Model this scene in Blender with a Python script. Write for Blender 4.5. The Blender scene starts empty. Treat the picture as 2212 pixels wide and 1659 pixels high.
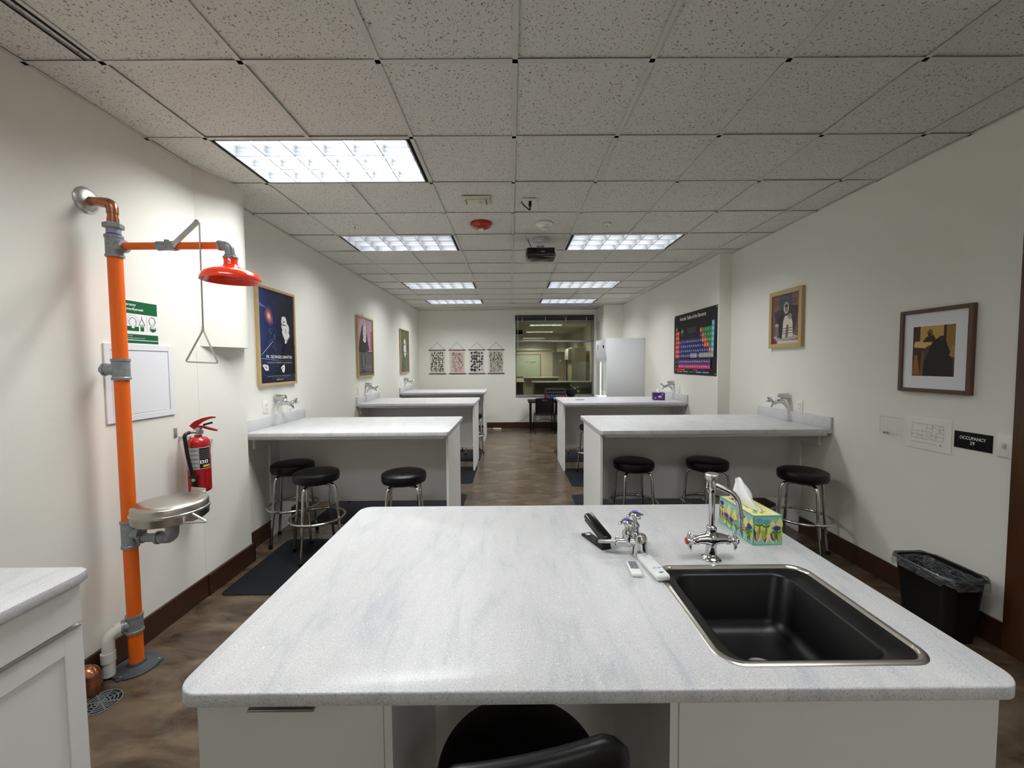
import bpy, bmesh, math, random
from mathutils import Vector, Matrix
C = bpy.context.scene
COL = C.collection
PI = math.pi
rnd = random.Random(7)
# ------------------------------------------------------------------ camera
HC = 1.62                       # eye height
CE = HC + 1.3428                # ceiling height
F_PX = 881.7
pitch, yaw, roll = -.0494, .0033, -.0068
cy_, sy_, cp_, sp_ = math.cos(yaw), math.sin(yaw), math.cos(pitch), math.sin(pitch)
Fw = Vector((sy_*cp_, cy_*cp_, sp_)); R0 = Vector((cy_, -sy_, 0)); U0 = R0.cross(Fw)
R2 = math.cos(roll)*R0 + math.sin(roll)*U0; U2 = -math.sin(roll)*R0 + math.cos(roll)*U0
cam = bpy.data.cameras.new('camera'); cam.sensor_fit = 'HORIZONTAL'; cam.sensor_width = 36
cam.lens = 36*F_PX/2212; cam.clip_start = .02; cam.clip_end = 100
camo = bpy.data.objects.new('camera', cam); COL.objects.link(camo)
M = Matrix((R2, U2, -Fw)).transposed().to_4x4(); M.translation = Vector((0, 0, HC))
camo.matrix_world = M; C.camera = camo
# ------------------------------------------------------------------ world, exposure
w = bpy.data.worlds.new('world'); C.world = w; w.use_nodes = True
w.node_tree.nodes['Background'].inputs[0].default_value = (.6, .65, .7, 1)
w.node_tree.nodes['Background'].inputs[1].default_value = .05
C.view_settings.view_transform = 'Standard'; C.view_settings.look = 'None'
C.view_settings.gamma = 1; C.view_settings.use_curve_mapping = False
C.view_settings.exposure = 1.0
C.cycles.use_denoising = True
C.cycles.max_bounces = 10; C.cycles.diffuse_bounces = 6; C.cycles.glossy_bounces = 4
C.cycles.transparent_max_bounces = 12
C.cycles.caustics_reflective = False; C.cycles.caustics_refractive = False
C.cycles.sample_clamp_indirect = 6
LIGHT_W = 34.0                  # watts of each troffer's lamps
LIGHT_COL = (.985, 1.0, 1.0)

# ------------------------------------------------------------------ materials
MATS = {}
def srgb(r, g, b):
    f = lambda c: (c/255/12.92) if c/255 <= .04045 else ((c/255+.055)/1.055)**2.4
    return (f(r), f(g), f(b), 1)
def mat(name, rgb=(200, 200, 200), rough=.5, metal=0., coat=0., spec=.5, **kw):
    if name in MATS: return MATS[name]
    m = bpy.data.materials.new(name); m.use_nodes = True
    b = m.node_tree.nodes['Principled BSDF']
    b.inputs['Base Color'].default_value = srgb(*rgb)
    b.inputs['Roughness'].default_value = rough; b.inputs['Metallic'].default_value = metal
    b.inputs['Coat Weight'].default_value = coat; b.inputs['Specular IOR Level'].default_value = spec
    for k, v in kw.items(): b.inputs[k.replace('_', ' ')].default_value = v
    m.diffuse_color = srgb(*rgb)
    MATS[name] = m; return m
def N(m, t, **kw):
    n = m.node_tree.nodes.new(t)
    for k, v in kw.items(): setattr(n, k, v)
    return n
def L(m, a, b): m.node_tree.links.new(a, b)
def bsdf(m): return m.node_tree.nodes['Principled BSDF']
def coords(m, scale=(1, 1, 1), rot=(0, 0, 0)):
    t = N(m, 'ShaderNodeTexCoord'); mp = N(m, 'ShaderNodeMapping')
    mp.inputs['Scale'].default_value = scale; mp.inputs['Rotation'].default_value = rot
    L(m, t.outputs['Object'], mp.inputs[0]); return mp.outputs[0]
def noise(m, vec, scale, detail=3, rough=.5, dist=0.):
    n = N(m, 'ShaderNodeTexNoise'); n.inputs['Scale'].default_value = scale
    n.inputs['Detail'].default_value = detail; n.inputs['Roughness'].default_value = rough
    n.inputs['Distortion'].default_value = dist; L(m, vec, n.inputs['Vector']); return n.outputs['Fac']
def ramp(m, fac, stops):
    r = N(m, 'ShaderNodeValToRGB'); e = r.color_ramp.elements
    e[0].position, e[0].color = stops[0][0], stops[0][1]
    e[1].position, e[1].color = stops[-1][0], stops[-1][1]
    for p, c in stops[1:-1]:
        x = e.new(p); x.color = c
    L(m, fac, r.inputs[0]); return r.outputs[0]
def mix(m, fac, a, b, mode='MIX'):
    n = N(m, 'ShaderNodeMix', data_type='RGBA', blend_type=mode)
    for i, v in ((0, fac), (6, a), (7, b)):
        if isinstance(v, (int, float, tuple)): n.inputs[i].default_value = v
        else: L(m, v, n.inputs[i])
    return n.outputs[2]
def bump(m, h, strength=.2, dist=.002):
    b = N(m, 'ShaderNodeBump'); b.inputs['Strength'].default_value = strength
    b.inputs['Distance'].default_value = dist; L(m, h, b.inputs['Height'])
    L(m, b.outputs[0], bsdf(m).inputs['Normal'])
g = lambda v: (v, v, v, 1)

def make_mats():
    m = mat('wall_paint', (226, 224, 213), .75, spec=.25)
    v = coords(m); bump(m, noise(m, v, 170, 2), .25, .0015)
    c = mix(m, noise(m, v, 1.3, 2), srgb(226, 225, 216), srgb(231, 230, 222)); L(m, c, bsdf(m).inputs[0])
    m = mat('ceiling_tile', (196, 193, 184), .95, spec=.1)
    v = coords(m); a = noise(m, v, 105, 2, .55, .6)
    f = ramp(m, a, [(.34, g(.30)), (.40, g(1))])
    fine = ramp(m, noise(m, v, 420, 1), [(.30, g(.82)), (.5, g(1))])
    c = mix(m, 1., mix(m, 1., srgb(222, 220, 212), f, 'MULTIPLY'), fine, 'MULTIPLY')
    L(m, c, bsdf(m).inputs[0]); bump(m, a, .5, .003)
    mat('ceiling_tee', (206, 205, 198), .5)
    m = mat('concrete', (92, 78, 64), .32, spec=.45)
    v = coords(m); a = noise(m, v, 1.3, 5, .55, .3); b_ = noise(m, v, 5, 4, .55); d_ = noise(m, v, 60, 3)
    e_ = noise(m, coords(m, (2.2, 5.0, 1)), 1.4, 5, .6, .5)
    c = mix(m, ramp(m, e_, [(.36, g(0)), (.64, g(1))]), srgb(50, 38, 28), srgb(112, 96, 78))
    c = mix(m, ramp(m, b_, [(.3, g(0)), (.7, g(.55))]), c, srgb(74, 60, 47))
    c = mix(m, ramp(m, a, [(.4, g(0)), (.75, g(.5))]), c, srgb(98, 88, 74)); L(m, c, bsdf(m).inputs[0])
    bsdf(m).inputs['Roughness'].default_value = .24; bump(m, b_, .05, .002)
    m = mat('quartz', (226, 226, 226), .34, spec=.45)
    v = coords(m, (4.5, 1.1, 1), (0, 0, .12)); s1 = noise(m, v, 3.0, 6, .66, .5)
    v2 = coords(m); sp = noise(m, v2, 300, 2, .6); pt = noise(m, v2, 170, 1)
    c = ramp(m, s1, [(.30, srgb(184, 187, 193)), (.46, srgb(201, 202, 203)), (.66, srgb(209, 209, 210))])
    c = mix(m, 1., c, ramp(m, sp, [(.34, g(.62)), (.45, g(1))]), 'MULTIPLY')
    c = mix(m, ramp(m, pt, [(.68, g(0)), (.74, g(.45))]), c, srgb(250, 250, 250)); L(m, c, bsdf(m).inputs[0])
    m = mat('laminate', (232, 232, 231), .5, spec=.3)
    m = mat('baseboard_wood', (58, 33, 20), .4)
    v = coords(m, (14, 14, 60)); c = mix(m, noise(m, coords(m, (2, 2, 40)), 3, 4), srgb(44, 24, 14), srgb(72, 42, 26)); L(m, c, bsdf(m).inputs[0])
    m = mat('door_wood', (74, 44, 22), .38)
    c = mix(m, noise(m, coords(m, (40, 40, 2)), 2, 4), srgb(56, 31, 14), srgb(90, 54, 28)); L(m, c, bsdf(m).inputs[0])
    m = mat('oak_frame', (186, 160, 112), .5)
    c = mix(m, noise(m, coords(m, (60, 60, 6)), 2, 3), srgb(172, 145, 98), srgb(200, 174, 128)); L(m, c, bsdf(m).inputs[0])
    m = mat('walnut_frame', (88, 62, 46), .45)
    c = mix(m, noise(m, coords(m, (60, 60, 8)), 2, 3), srgb(74, 50, 36), srgb(104, 76, 58)); L(m, c, bsdf(m).inputs[0])
    mat('chrome', (208, 208, 208), .09, 1.)
    m = mat('stainless', (190, 186, 178), .3, 1.)
    bump(m, noise(m, coords(m, (4, 4, 80)), 40, 2), .05, .001)
    mat('satin_metal', (200, 200, 198), .35, 1.)
    m = mat('galvanised', (150, 155, 158), .4, .35)
    c = mix(m, noise(m, coords(m), 45, 4), srgb(112, 119, 124), srgb(166, 171, 173)); L(m, c, bsdf(m).inputs[0])
    m = mat('copper', (190, 120, 90), .25, 1.)
    c = mix(m, noise(m, coords(m), 22, 4), srgb(160, 92, 66), srgb(214, 150, 118)); L(m, c, bsdf(m).inputs[0])
    mat('orange_paint', (236, 104, 12), .42)
    mat('red_enamel', (248, 66, 34), .18, coat=.4)
    mat('red_paint', (164, 10, 20), .3, coat=.3)
    m = mat('cast_iron_grey', (72, 78, 82), .5, .3)
    mat('pvc', (224, 222, 214), .4)
    m = mat('black_vinyl', (6, 6, 7), .38, spec=.35)
    bump(m, noise(m, coords(m), 260, 2), .18, .001)
    mat('black_plastic', (11, 11, 12), .45, spec=.35); mat('black_gloss', (10, 10, 11), .18)
    m = mat('sink_composite', (8, 8, 9), .36, spec=.3)
    bump(m, noise(m, coords(m), 500, 1), .15, .0006)
    m = mat('rubber_mat', (30, 32, 36), .8, spec=.2)
    bump(m, noise(m, coords(m), 130, 2), .5, .002)
    c = mix(m, noise(m, coords(m), 90, 2), srgb(16, 17, 20), srgb(28, 30, 34)); L(m, c, bsdf(m).inputs[0])
    mat('white_metal', (226, 228, 232), .4); mat('white_plastic', (232, 231, 226), .4)
    mat('cream_plastic', (206, 202, 184), .5); mat('dark_gap', (8, 8, 8), .9)
    m = mat('reflector', (238, 240, 243), .32, .0, spec=.6)
    mat('louvre_white', (150, 153, 158), .30, .8, spec=.5); mat('louvre_edge', (150, 152, 158), .6)
    mat('window_metal', (150, 150, 150), .45, .6); mat('blind_dark', (52, 54, 58), .5)
    mat('tissue', (246, 246, 246), .8, Subsurface_Weight=.2)
    mat('terracotta_black', (26, 27, 30), .6)
    mat('leaf_green', (62, 84, 30), .5); mat('bone', (196, 176, 140), .6)
    mat('red_cap', (190, 20, 30), .4); mat('blue_cap', (60, 50, 170), .4)
    mat('remote_white', (238, 238, 236), .35); mat('remote_grey', (130, 132, 138), .4)
    # thin clear things: see-through body with a reflection that grows at grazing angles
    for name, tint, refl in (('window_glass', (.60, .59, .48, 1), 1.0), ('acrylic', (1, 1, 1, 1), 1.12), ('hood_glass', (.92, .93, .91, 1), 1.0), ('bin_liner', (.62, .64, .66, 1), 1.6)):
        m = bpy.data.materials.new(name); m.use_nodes = True; nt = m.node_tree; nt.nodes.remove(bsdf(m))
        out = nt.nodes['Material Output']; tr = N(m, 'ShaderNodeBsdfTransparent'); gl = N(m, 'ShaderNodeBsdfGlossy')
        tr.inputs[0].default_value = tint; gl.inputs['Roughness'].default_value = .02 if name != 'bin_liner' else .25
        fr = N(m, 'ShaderNodeFresnel'); fr.inputs[0].default_value = 1.35 if refl == 1. else refl
        mx = N(m, 'ShaderNodeMixShader'); L(m, fr.outputs[0], mx.inputs[0]); L(m, tr.outputs[0], mx.inputs[1]); L(m, gl.outputs[0], mx.inputs[2])
        L(m, mx.outputs[0], out.inputs[0]); MATS[name] = m
        if name in ('acrylic', 'hood_glass'): nt.links.remove(mx.inputs[0].links[0]); mx.inputs[0].default_value = .02
    m = MATS['bin_liner']; nt = m.node_tree; df = N(m, 'ShaderNodeBsdfDiffuse'); df.inputs[0].default_value = srgb(190, 194, 198)
    mx = N(m, 'ShaderNodeMixShader'); L(m, ramp(m, noise(m, coords(m, (6, 6, 30)), 4, 4, .6, 1.5), [(.44, g(.03)), (.68, g(.34))]), mx.inputs[0])
    old = nt.nodes['Material Output'].inputs[0].links[0].from_socket
    L(m, old, mx.inputs[1]); L(m, df.outputs[0], mx.inputs[2]); L(m, mx.outputs[0], nt.nodes['Material Output'].inputs[0])
make_mats()

# ------------------------------------------------------------------ mesh builder
class MB:
    def __init__(s): s.v = []; s.f = []; s.mi = []; s.mats = []
    def _m(s, m):
        m = MATS[m] if isinstance(m, str) else m
        if m not in s.mats: s.mats.append(m)
        return s.mats.index(m)
    def add(s, vs, fs, m):
        o = len(s.v); k = s._m(m); s.v += [Vector(v) for v in vs]
        for f in fs: s.f.append([o+i for i in f]); s.mi.append(k)
        return s
    def frombm(s, bm, m):
        bm.verts.ensure_lookup_table(); bm.verts.index_update()
        s.add([v.co.copy() for v in bm.verts], [[v.index for v in f.verts] for f in bm.faces], m); bm.free(); return s
    def box(s, x0, x1, y0, y1, z0, z1, m, bev=0, seg=2, rot=None, piv=None):
        bm = bmesh.new(); bmesh.ops.create_cube(bm, size=1)
        for v in bm.verts:
            v.co = Vector(((x0+x1)/2+v.co.x*(x1-x0), (y0+y1)/2+v.co.y*(y1-y0), (z0+z1)/2+v.co.z*(z1-z0)))
        if bev: bmesh.ops.bevel(bm, geom=bm.edges[:], offset=bev, segments=seg, affect='EDGES', profile=.5)
        if rot is not None:
            p = Vector(piv if piv else ((x0+x1)/2, (y0+y1)/2, (z0+z1)/2))
            bmesh.ops.rotate(bm, verts=bm.verts, cent=p, matrix=rot)
        return s.frombm(bm, m)
    def lathe(s, prof, m, o=(0, 0, 0), ax=(0, 0, 1), n=32, cap=True):
        o = Vector(o); a = Vector(ax).normalized(); t = a.orthogonal().normalized(); b = a.cross(t)
        vs = []; fs = []
        for r, h in prof:
            for k in range(n):
                q = 2*PI*k/n; vs.append(o+a*h+(t*math.cos(q)+b*math.sin(q))*r)
        for i in range(len(prof)-1):
            for k in range(n):
                k2 = (k+1) % n; fs.append([i*n+k, i*n+k2, (i+1)*n+k2, (i+1)*n+k])
        if cap:
            if prof[0][0] > 1e-5: fs.append(list(range(n))[::-1])
            if prof[-1][0] > 1e-5: fs.append([(len(prof)-1)*n+k for k in range(n)])
        return s.add(vs, fs, m)
    def cyl(s, p0, p1, r, m, r1=None, n=20):
        p0, p1 = Vector(p0), Vector(p1); d = p1-p0
        return s.lathe([(r, 0), (r1 if r1 is not None else r, d.length)], m, p0, d, n)
    def tube(s, pts, r, m, n=12, closed=False, cap=True):
        P = [Vector(p) for p in pts]; k = len(P); rs = r if isinstance(r, (list, tuple)) else [r]*k
        vs = []; fs = []; prev = None
        for i in range(k):
            if closed: t = (P[(i+1) % k]-P[i-1])
            else: t = P[min(i+1, k-1)]-P[max(i-1, 0)]
            t.normalize()
            if prev is None: u = t.orthogonal().normalized()
            else:
                u = prev-t*prev.dot(t)
                u = u.normalized() if u.length > 1e-6 else t.orthogonal().normalized()
            prev = u; b = t.cross(u)
            for j in range(n):
                q = 2*PI*j/n; vs.append(P[i]+(u*math.cos(q)+b*math.sin(q))*rs[i])
        for i in range(k if closed else k-1):
            i2 = (i+1) % k
            for j in range(n):
                j2 = (j+1) % n; fs.append([i*n+j, i*n+j2, i2*n+j2, i2*n+j])
        if cap and not closed:
            fs.append(list(range(n))[::-1]); fs.append([(k-1)*n+j for j in range(n)])
        return s.add(vs, fs, m)
    def prism(s, poly, z0, z1, m, bev=0):            # poly in xy, extruded in z
        n = len(poly); vs = [(x, y, z0) for x, y in poly]+[(x, y, z1) for x, y in poly]
        fs = [list(range(n))[::-1], [n+i for i in range(n)]]+[[i, (i+1) % n, n+(i+1) % n, n+i] for i in range(n)]
        if not bev: return s.add(vs, fs, m)
        bm = bmesh.new(); bv = [bm.verts.new(v) for v in vs]
        for f in fs: bm.faces.new([bv[i] for i in f])
        bmesh.ops.recalc_face_normals(bm, faces=bm.faces)
        ed = [e for e in bm.edges if abs(e.verts[0].co.z-e.verts[1].co.z) < 1e-6]
        bmesh.ops.bevel(bm, geom=ed, offset=bev, segments=2, affect='EDGES', profile=.5)
        return s.frombm(bm, m)
    def quad(s, a, b, c, d, m): return s.add([a, b, c, d], [[0, 1, 2, 3]], m)
    def xf(s, M4):
        s.v = [M4 @ v for v in s.v]; return s
    def build(s, name, parent=None, smooth=35, recalc=True):
        off = Vector((0, 0, 0)); p = parent
        while p is not None: off += p.location; p = p.parent
        me = bpy.data.meshes.new(name); me.from_pydata([v-off for v in s.v], [], s.f)
        for m in s.mats: me.materials.append(m)
        me.polygons.foreach_set('material_index', s.mi)
        if recalc:
            bm = bmesh.new(); bm.from_mesh(me); bmesh.ops.recalc_face_normals(bm, faces=bm.faces); bm.to_mesh(me); bm.free()
        if smooth:
            me.polygons.foreach_set('use_smooth', [True]*len(me.polygons)); me.set_sharp_from_angle(angle=math.radians(smooth))
        me.update()
        o = bpy.data.objects.new(name, me); COL.objects.link(o)
        if parent is not None: o.parent = parent
        return o

def rrect(x0, x1, y0, y1, r, k=6):
    P = []
    for cx, cy, a0 in ((x1-r, y1-r, 0), (x0+r, y1-r, 90), (x0+r, y0+r, 180), (x1-r, y0+r, 270)):
        for i in range(k+1):
            a = math.radians(a0+90*i/k); P.append((cx+r*math.cos(a), cy+r*math.sin(a)))
    return P
def arc(c, r, a0, a1, n, u=(1, 0, 0), v=(0, 0, 1)):
    c, u, v = Vector(c), Vector(u), Vector(v)
    return [c+u*r*math.cos(math.radians(a0+(a1-a0)*i/n))+v*r*math.sin(math.radians(a0+(a1-a0)*i/n)) for i in range(n+1)]
def bend(pts, r=.03, n=5):                            # round the corners of a polyline
    P = [Vector(p) for p in pts]; out = [P[0]]
    for i in range(1, len(P)-1):
        a, b, c = P[i-1], P[i], P[i+1]; d1 = (a-b).normalized(); d2 = (c-b).normalized()
        rr = min(r, (a-b).length*.49, (c-b).length*.49); p0, p1 = b+d1*rr, b+d2*rr
        for k in range(n+1):
            t = k/n; out.append(p0*(1-t)**2+b*2*t*(1-t)+p1*t*t)
    out.append(P[-1]); return out

def tag(o, label=None, cat=None, group=None, kind=None):
    if label: o['label'] = label
    if cat: o['category'] = cat
    if group: o['group'] = group
    if kind: o['kind'] = kind
    return o
def thing(name, label, cat, loc=(0, 0, 0), group=None, kind=None):
    o = bpy.data.objects.new(name, None); o.empty_display_size = .05; o.location = loc; COL.objects.link(o)
    return tag(o, label, cat, group, kind)
def struct(o): o['kind'] = 'structure'; return o
KIDS = lambda o: [c for c in bpy.data.objects if c.parent is o]
def dup(o, loc=None, rz=None, label=None, parent=None):
    c = o.copy(); COL.objects.link(c); c.parent = parent
    if loc is not None: c.location = loc
    if rz is not None: c.rotation_euler = (0, 0, rz)
    if label: c['label'] = label
    for ch in KIDS(o): dup(ch, parent=c)
    return c

# ------------------------------------------------------------------ flat printed artwork
_TXT = {}
def text_geo(s, bold=0.):
    key = (s, bold)
    if key not in _TXT:
        cu = bpy.data.curves.new('txt', 'FONT'); cu.body = s; cu.size = 1; cu.offset = bold; cu.resolution_u = 3
        ob = bpy.data.objects.new('txt', cu); COL.objects.link(ob)
        me = ob.to_mesh(); vs = [(v.co.x, v.co.y) for v in me.vertices]; fs = [list(p.vertices) for p in me.polygons]
        ob.to_mesh_clear(); bpy.data.objects.remove(ob); bpy.data.curves.remove(cu)
        _TXT[key] = (vs, fs)
    return _TXT[key]
def ink(rgb, rough=.45):
    return mat('ink_%d_%d_%d' % tuple(rgb), rgb, rough, spec=.3)
class Art:
    """shapes printed on a flat sheet; (u, v) in metres from the sheet's lower left corner"""
    def __init__(s, o, u, v, lift=.00004):
        s.mb = MB(); s.o, s.u, s.v = Vector(o), Vector(u), Vector(v); s.n = s.u.cross(s.v); s.k = 0; s.lift = lift
    def P(s, x, y): return s.o+s.u*x+s.v*y+s.n*(s.k*s.lift)
    def poly(s, pts, c):
        s.k += 1; m = c if not isinstance(c, tuple) else ink(c)
        s.mb.add([s.P(x, y) for x, y in pts], [list(range(len(pts)))], m); return s
    def rect(s, x0, y0, x1, y1, c): return s.poly([(x0, y0), (x1, y0), (x1, y1), (x0, y1)], c)
    def ell(s, x, y, a, b, c, rot=0, n=20):
        cr, sr = math.cos(rot), math.sin(rot); p = []
        for i in range(n):
            q = 2*PI*i/n; dx, dy = a*math.cos(q), b*math.sin(q); p.append((x+dx*cr-dy*sr, y+dx*sr+dy*cr))
        return s.poly(p, c)
    def ring(s, x, y, a, b, w_, c, n=24):
        s.k += 1; vs = []; fs = []
        for i in range(n):
            q = 2*PI*i/n; vs += [s.P(x+a*math.cos(q), y+b*math.sin(q)), s.P(x+(a-w_)*math.cos(q), y+(b-w_)*math.sin(q))]
            j = (i+1) % n; fs.append([2*i, 2*j, 2*j+1, 2*i+1])
        s.mb.add(vs, fs, ink(c)); return s
    def line(s, x0, y0, x1, y1, w_, c):
        d = math.hypot(x1-x0, y1-y0) or 1; nx, ny = -(y1-y0)/d*w_/2, (x1-x0)/d*w_/2
        return s.poly([(x0+nx, y0+ny), (x0-nx, y0-ny), (x1-nx, y1-ny), (x1+nx, y1+ny)], c)
    def leaf(s, x, y, l, w_, a, c, n=8):
        p = []
        for i in range(n+1):
            t = i/n; p.append((t*l, w_/2*math.sin(PI*t**.8)))
        for i in range(n-1, 0, -1):
            t = i/n; p.append((t*l, -w_/2*math.sin(PI*t**.8)))
        ca, sa = math.cos(a), math.sin(a)
        return s.poly([(x+px*ca-py*sa, y+px*sa+py*ca) for px, py in p], c)
    def text(s, t, x, y, size, c, w_=None, align='c', bold=0.):
        vs, fs = text_geo(t, bold)
        if not vs: return s
        x0, x1 = min(p[0] for p in vs), max(p[0] for p in vs); k = size/.7
        kx = k if w_ is None else w_/(x1-x0); ox = {'c': (x0+x1)/2, 'l': x0, 'r': x1}[align]
        s.k += 1; s.mb.add([s.P(x+(px-ox)*kx, y+py*k) for px, py in vs], fs, ink(c)); return s
    def build(s, name, parent=None): return s.mb.build(name, parent, smooth=0, recalc=False)
# ================================================================== ROOM
XL, XR, XR2, YF, YB = -2.29, 2.755, 2.60, 10.22, -2.6
XN = -2.15                       # face of the thicker wall beside the shower
def wall(name, boxes, m='wall_paint'):
    b = MB()
    for q in boxes: b.box(*q, m)
    return struct(b.build(name, smooth=0))
TOP = CE+.06
wall('wall_left', [(XL-.15, XL, 3.313, YF, 0, TOP)])
wall('wall_left_near', [(XL-.15, XN, YB, 3.313, 0, TOP)])
# boxed-out chase high on the left wall with a rounded nose
pr = [(XN-.05, 2.80), (XN+.002, 2.845), (-2.118, 2.92), (-2.085, 3.0), (-2.058, 3.06), (-2.046, 3.11), (-2.046, 3.16), (-2.056, 3.21), (-2.078, 3.26), (-2.108, 3.305), (-2.137, 3.33), (XN-.05, 3.335)]
struct(MB().prism(pr, 1.757, TOP, 'wall_paint').build('wall_chase', smooth=40))
wall('wall_right', [(XR, XR+.15, YB, 5.11, 0, TOP)])
wall('wall_right_far', [(XR2, XR+.15, 5.11, YF, 0, TOP), ])
wall('wall_column', [(2.15, XR2, 9.45, YF, 0, TOP)])
wall('wall_back', [(XL-.15, XR+.15, YB-.15, YB, 0, TOP)])
WX0, WX1, WZ0, WZ1 = .125, 2.087, .81, 2.822
wall('wall_far', [(XL-.15, WX0, YF, YF+.13, 0, TOP), (WX1, XR+.15, YF, YF+.13, 0, TOP), (WX0, WX1, YF, YF+.13, 0, WZ0), (WX0, WX1, YF, YF+.13, WZ1, TOP)])
struct(MB().box(XL-.15, XR+.15, YB-.15, YF+.13, -.1, 0, 'concrete').build('floor', smooth=0))

# light fixtures (cell column of the grid, row)
GX, GY, GS = .03, 1.8813, .6096
FIX = [(-3, 1), (-3, 4), (1, 4), (-3, 8), (1, 8), (-3, 11), (1, 11), (-3, -2), (1, -2), (1, -7)]  # last three are added out of view to brighten the near end
skip = {(i+d, k) for i, k in FIX for d in (0, 1)}
# ceiling tiles, each lying slightly crooked in its cell
b = MB()
for i in range(-4, 5):
    for k in range(-8, 14):
        if (i, k) in skip: continue
        x0, x1 = max(GX+i*GS, XL), min(GX+(i+1)*GS, XR); y0, y1 = max(GY+k*GS, YB), min(GY+(k+1)*GS, YF)
        if x1-x0 < .02 or y1-y0 < .02: continue
        e = [rnd.uniform(.003, .010) for _ in range(4)]; gx = .006
        x0 += gx; x1 -= gx; y0 += gx; y1 -= gx
        vs = [(x0, y0, CE+e[0]), (x1, y0, CE+e[1]), (x1, y1, CE+e[2]), (x0, y1, CE+e[3])]
        vs += [(x, y, z+.016) for x, y, z in vs]
        b.add(vs, [[3, 2, 1, 0], [0, 1, 5, 4], [1, 2, 6, 5], [2, 3, 7, 6], [3, 0, 4, 7]], 'ceiling_tile')
b.box(XL-.15, XR+.15, YB-.15, YF+.13, CE+.14, CE+.2, 'dark_gap')
ceil = struct(b.build('ceiling', smooth=0, recalc=False))
b = MB()
for i in range(-3, 5):
    cuts = sorted(k for (f, k) in FIX if f+1 == i); ya = YB
    for k in cuts+[None]:
        yb = YF if k is None else GY+k*GS-.012
        b.box(GX+i*GS-.012, GX+i*GS+.012, ya, yb, CE-.001, CE+.0012, 'ceiling_tee')
        b.box(GX+i*GS-.001, GX+i*GS+.001, ya, yb, CE, CE+.03, 'ceiling_tee')
        if k is not None: ya = GY+(k+1)*GS+.012
for k in range(-7, 14):
    b.box(XL, XR, GY+k*GS-.012, GY+k*GS+.012, CE-.001, CE+.0012, 'ceiling_tee')
    b.box(XL, XR, GY+k*GS-.001, GY+k*GS+.001, CE, CE+.03, 'ceiling_tee')
for x0, x1, y0, y1 in ((XL, XL+.02, 3.313, YF), (XN, XN+.02, YB, 2.84), (XR-.02, XR, YB, 5.11), (XR2-.02, XR2, 5.11, 9.45), (XL, 2.15, YF-.02, YF), (2.13, 2.15, 9.45, YF), (2.13, XR2, 9.43, 9.45)):
    b.box(x0, x1, y0, y1, CE-.001, CE+.001, 'ceiling_tee')
struct(b.build('ceiling_grid', ceil, smooth=0))
# black strips painted for the shade of an open slot at the near left (a lay-in tile sits proud there)
struct(MB().box(-1.862, -1.85, -.4, 1.868, CE-.0016, CE-.0010, 'dark_gap').box(-1.822, -1.806, -.4, 1.868, CE-.0016, CE-.001, 'dark_gap').build('ceiling_slot_shade', ceil, smooth=0))

def base(name, segs):
    b = MB()
    for x0, x1, y0, y1 in segs: b.box(x0, x1, y0, y1, 0, .152, 'baseboard_wood', bev=.002, seg=1)
    return struct(b.build(name))
base('baseboard_left', [(XL, XL+.013, 3.326, 3.828), (XL, XL+.013, 4.17, 6.36), (XL, XL+.013, 6.7, 8.7), (XL, XL+.013, 9.1, YF)])
base('baseboard_left_near', [(XN, XN+.014, YB, 2.81), (XN, XN+.022, 2.81, 3.327), (XL, XN+.022, 3.313, 3.327)])
base('baseboard_right', [(XR-.014, XR, 2.2, 3.84), (XR-.014, XR, 4.14, 5.11)])
base('baseboard_right_far', [(XR2-.014, XR2, 5.096, 6.31), (XR2-.014, XR2, 6.6, 7.88), (XR2, XR, 5.096, 5.11)])
base('baseboard_far', [(XL, 2.15, YF-.014, YF)])
base('baseboard_column', [(2.136, 2.15, 9.436, YF)])
# raised service casing on the right wall behind the first bench (dark chamfered stop seen below it)
# door with its casing at the right edge
d = thing('door_1', None, None, (XR, 1.6, 0), kind='structure')
MB().box(XR-.02, XR, 2.10, 2.20, 0, 2.2, 'door_wood', bev=.003).box(XR-.02, XR, 1.0, 1.10, 0, 2.2, 'door_wood', bev=.003).box(XR-.02, XR, 1.0, 2.20, 2.2, 2.3, 'door_wood', bev=.003).build('door_casing', d)
MB().box(XR-.008, XR, 1.10, 2.10, .005, 2.2, 'door_wood').build('door_leaf', d)
MB().cyl((XR-.008, 1.18, 1.0), (XR-.06, 1.18, 1.0), .011, 'satin_metal').box(XR-.07, XR-.055, 1.17, 1.30, .99, 1.01, 'satin_metal', bev=.004).build('door_handle', d)
# the short return pilaster of the left wall shows as a faint line: a very shallow step
struct(MB().box(XN, XN+.0016, 2.81, 3.313, .15, 1.757, 'wall_paint').build('wall_pilaster', smooth=0))

# ------------------------------------------------------------------ interior window to the next room
wn = thing('window_1', None, None, (WX0, YF, WZ0), kind='structure')
b = MB()
for q in ((WX0, WX0+.02, WZ0, WZ1), (WX1-.045, WX1, WZ0, WZ1), (WX0, WX1, WZ0, WZ0+.03), (WX0, WX1, WZ1-.03, WZ1), (WX0, WX1, 2.155, 2.2)):
    b.box(q[0], q[1], YF+.02, YF+.07, q[2], q[3], 'window_metal', bev=.003)
b.box(WX0, WX1, YF-.012, YF+.02, WZ0-.025, WZ0+.004, 'window_metal', bev=.003)
b.build('window_frame', wn)
MB().box(WX0+.02, WX1-.045, YF+.042, YF+.048, WZ0+.03, 2.155, 'window_glass').build('pane', wn, smooth=0)
MB().box(WX0+.02, WX1-.045, YF+.042, YF+.048, 2.2, WZ1-.03, 'window_glass').build('pane', wn, smooth=0)
bl = thing('window_blind', 'dark horizontal blind raised and bunched at the top of the window', 'blind', (1.1, YF-.02, 2.68))
b = MB()
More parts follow.
